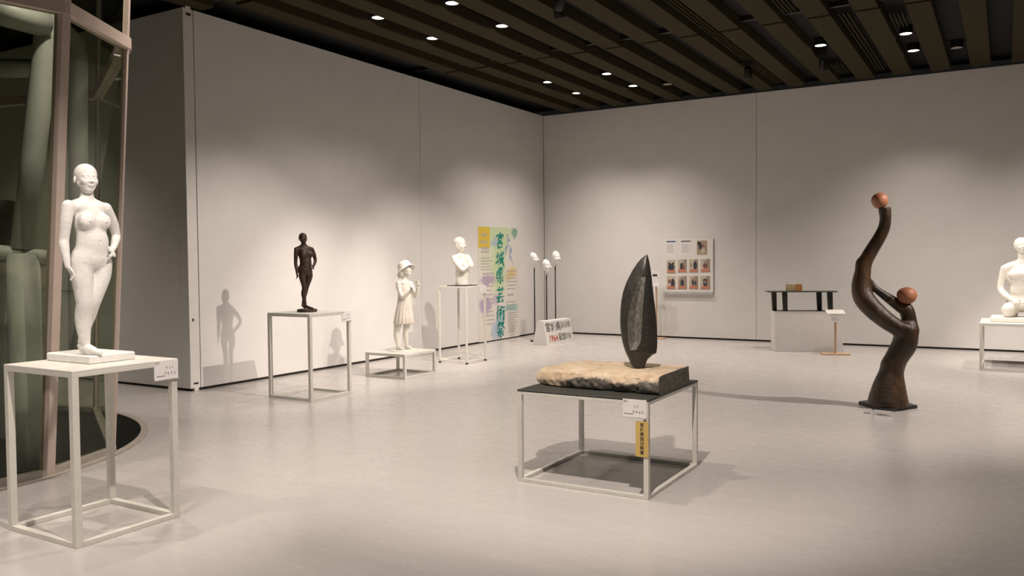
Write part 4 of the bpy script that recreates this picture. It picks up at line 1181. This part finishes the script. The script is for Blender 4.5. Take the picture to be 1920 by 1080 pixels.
for x, y in ((-.44, .08), (-.30, -.1), (.24, .1), (.37, -.08)):
    o = pyd('leg', [(x + a * .032, y + b * .03, 0) for a, b in ((-1, -1), (1, -1), (1, 1), (-1, 1))] + [(x - .012 + a * .038, y + b * .034, .30) for a, b in ((-1, -1), (1, -1), (1, 1), (-1, 1))],
            [(0, 3, 2, 1), (4, 5, 6, 7), (0, 1, 5, 4), (1, 2, 6, 5), (2, 3, 7, 6), (3, 0, 4, 7)], plain('leg_brown', (.055, .035, .025), .5) if x == -.44 else M['mount'], mt)
box('base_glass', (-.46, -.15, 0.0), (.36, .15, .006), M['mount'], mt)
bx = empty('wooden_box', mt.location + ux * -.16 + Vector((0, 0, .318)), ang, 'small two-tone wooden box on the dark model table', 'box')
box('pale_half', (-.115, -.06, 0), (.01, .06, .105), plain('box_pale', (.45, .36, .20), .55, var=.15, scale=20), bx, .002); box('orange_half', (.01, -.06, 0), (.115, .06, .105), plain('box_orange', (.45, .20, .07), .5, var=.2, scale=20), bx, .002)
b = on_z((1566, 664.5)); rz = math.radians(20)
t = empty('caption_stand', b, rz, 'pale wooden caption stand with white card beside the white plinth', 'sign stand')
box('base_board', (-.20, -.10, 0), (.20, .10, .02), M['pale_wood'], t, .003)
box('post', (-.014, -.014, .02), (.014, .014, .62), M['pale_wood'], t, .002)
pyd('sloped_top', [(-.13, -.07, .615), (.13, -.07, .615), (.13, .09, .665), (-.13, .09, .665), (-.13, -.07, .60), (.13, -.07, .60), (.13, .09, .65), (-.13, .09, .65)], [(0, 1, 2, 3), (7, 6, 5, 4), (0, 4, 5, 1), (1, 5, 6, 2), (2, 6, 7, 3), (3, 7, 4, 0)], M['frame_top'], t)
box('card', (-.085, -.066, .49), (.085, -.06, .60), M['card'], t)
strokes([(-.05 + k * .02, .545, .013, .014) for k in range(3)] + [(-.06 + k * .022, .515, .014, .014) for k in range(5)], M['ink_pale'], t).location = (0, -.0668, 0)

# ------------------------------------------------------------------ glass shaft
CT = Vector((-7.67, 2.83, 0)); RT = 2.12
tag(lathe('trim_1', [(RT + .03, 0), (RT + .03, .012), (RT - .03, .012), (RT - .03, .006)], M['rim'], None, 96, CT), kind='structure')
tag(lathe('shaft_floor', [(RT - .03, .001), (RT - .03, .007)], M['shaft_floor'], None, 96, CT), kind='structure')
win = empty('window_1', (0, 0, 0), kind='structure')
ZR, ZC = 3.12, H + .1
bot = [(-5.60, 2.35), (-5.62, 3.22), (-5.86, 3.86), (-7.62, 4.86), (-8.9, 4.5), (-9.7, 3.2), (-9.4, 1.6), (-7.8, .75), (-6.3, 1.3)]
tp1 = on_z((118, 15), ZR); tp2 = on_z((235.5, 82), ZR)
top = [(-5.47, 2.30), (tp1.x, tp1.y), (tp2.x, tp2.y), (-7.70, 5.02), (-9.0, 4.7), (-9.9, 3.3), (-9.5, 1.45), (-7.8, .55), (-6.1, 1.15)]
n_ = len(bot)
def mp(i, z):
    i %= n_; u = z / ZR; return Vector((bot[i][0] + (top[i][0] - bot[i][0]) * u, bot[i][1] + (top[i][1] - bot[i][1]) * u, z))
for i in range(n_):
    for z0, z1 in ((.03, ZR), (ZR + .0, ZC)):
        a0, b0, c0_, d0 = mp(i, z0), mp(i + 1, z0), mp(i + 1, z1), mp(i, z1)
        pyd('glass_pane', [a0, b0, c0_, d0], [(0, 1, 2, 3)], M['glass'], win)
def bar(name, a, b, wd, dp, outd, m):
    """rectangular bar from a to b; wd across, dp along outd"""
    ax = (b - a).normalized(); o = (outd - ax * outd.dot(ax)).normalized(); sd_ = ax.cross(o)
    q = [(-1, -1), (1, -1), (1, 1), (-1, 1)]
    Vq = [a + sd_ * wd / 2 * i + o * dp / 2 * j for i, j in q] + [b + sd_ * wd / 2 * i + o * dp / 2 * j for i, j in q]
    return pyd(name, Vq, [(0, 3, 2, 1), (4, 5, 6, 7), (0, 1, 5, 4), (1, 2, 6, 5), (2, 3, 7, 6), (3, 0, 4, 7)], m, win)
for i in range(n_):
    o_ = (mp(i, 1) - CT); o_.z = 0
    wd = .064 if i == 1 else .03
    bar('mullion', mp(i, .01), mp(i, ZC), wd, .07 if i == 1 else .04, o_, M['mullion'])
    a0, b0 = mp(i, ZR), mp(i + 1, ZR); mid = (a0 + b0) / 2 - CT; mid.z = 0
    bar('ring_rail', a0, b0, .05 if False else .085, .085, mid, M['mullion'])
    a0, b0 = mp(i, .03), mp(i + 1, .03)
    bar('sill_rail', a0, b0, .05, .06, mid, M['rim'])
# structural pipes inside the shaft
lattice = empty('pipe_lattice', (0, 0, 0), 0, 'lattice of thick pale steel pipes inside the glass shaft', 'pipework')
def pipe(pts, r, lb):
    o = tube('pipe', [Vector(p) for p in pts], r, M['pipe'], lattice, 24); return o
D1 = 6.3
P_ = lambda x, y, d: at_depth((x, y), d)
pipe([P_(52, 900, 5.9) * 1, P_(48, 700, 6.0), P_(44, 480, 6.1)], .11, 'thick pale slanting pipe of the shaft, below the round joint')
pipe([P_(44, 470, 6.1), P_(62, 300, 6.2), P_(86, 80, 6.3), P_(92, -80, 6.35)], .085, 'thick pale slanting pipe of the shaft, above the round joint')
pipe([P_(-60, 468, 6.0), P_(-10, 474, 6.05), P_(60, 482, 6.1), P_(86, 484, 6.2)], .062, 'horizontal pale pipe at the round joint in the shaft')
pipe([P_(-40, 10, 5.9), P_(20, 28, 6.0), P_(84, 46, 6.25)], .095, 'pale pipe slanting along under the top rail of the shaft')
pipe([P_(-30, 128, 7.6), P_(60, 128, 7.8)], .085, 'far horizontal pale pipe high in the shaft')
arc = [P_(100, 55, 7.0), P_(125, 62, 7.05), P_(141, 78, 7.1), P_(147, 105, 7.1), P_(147, 330, 7.1), P_(146, 500, 7.1), P_(146, 700, 7.1)]
pipe(arc, .075, 'pale pipe bending over into a bow inside the shaft')
pipe([P_(2, 380, 7.2), P_(10, 620, 7.1), P_(30, 800, 7.0), P_(36, 860, 7.0)], .12, 'farther pale slanting pipe deep in the shaft')
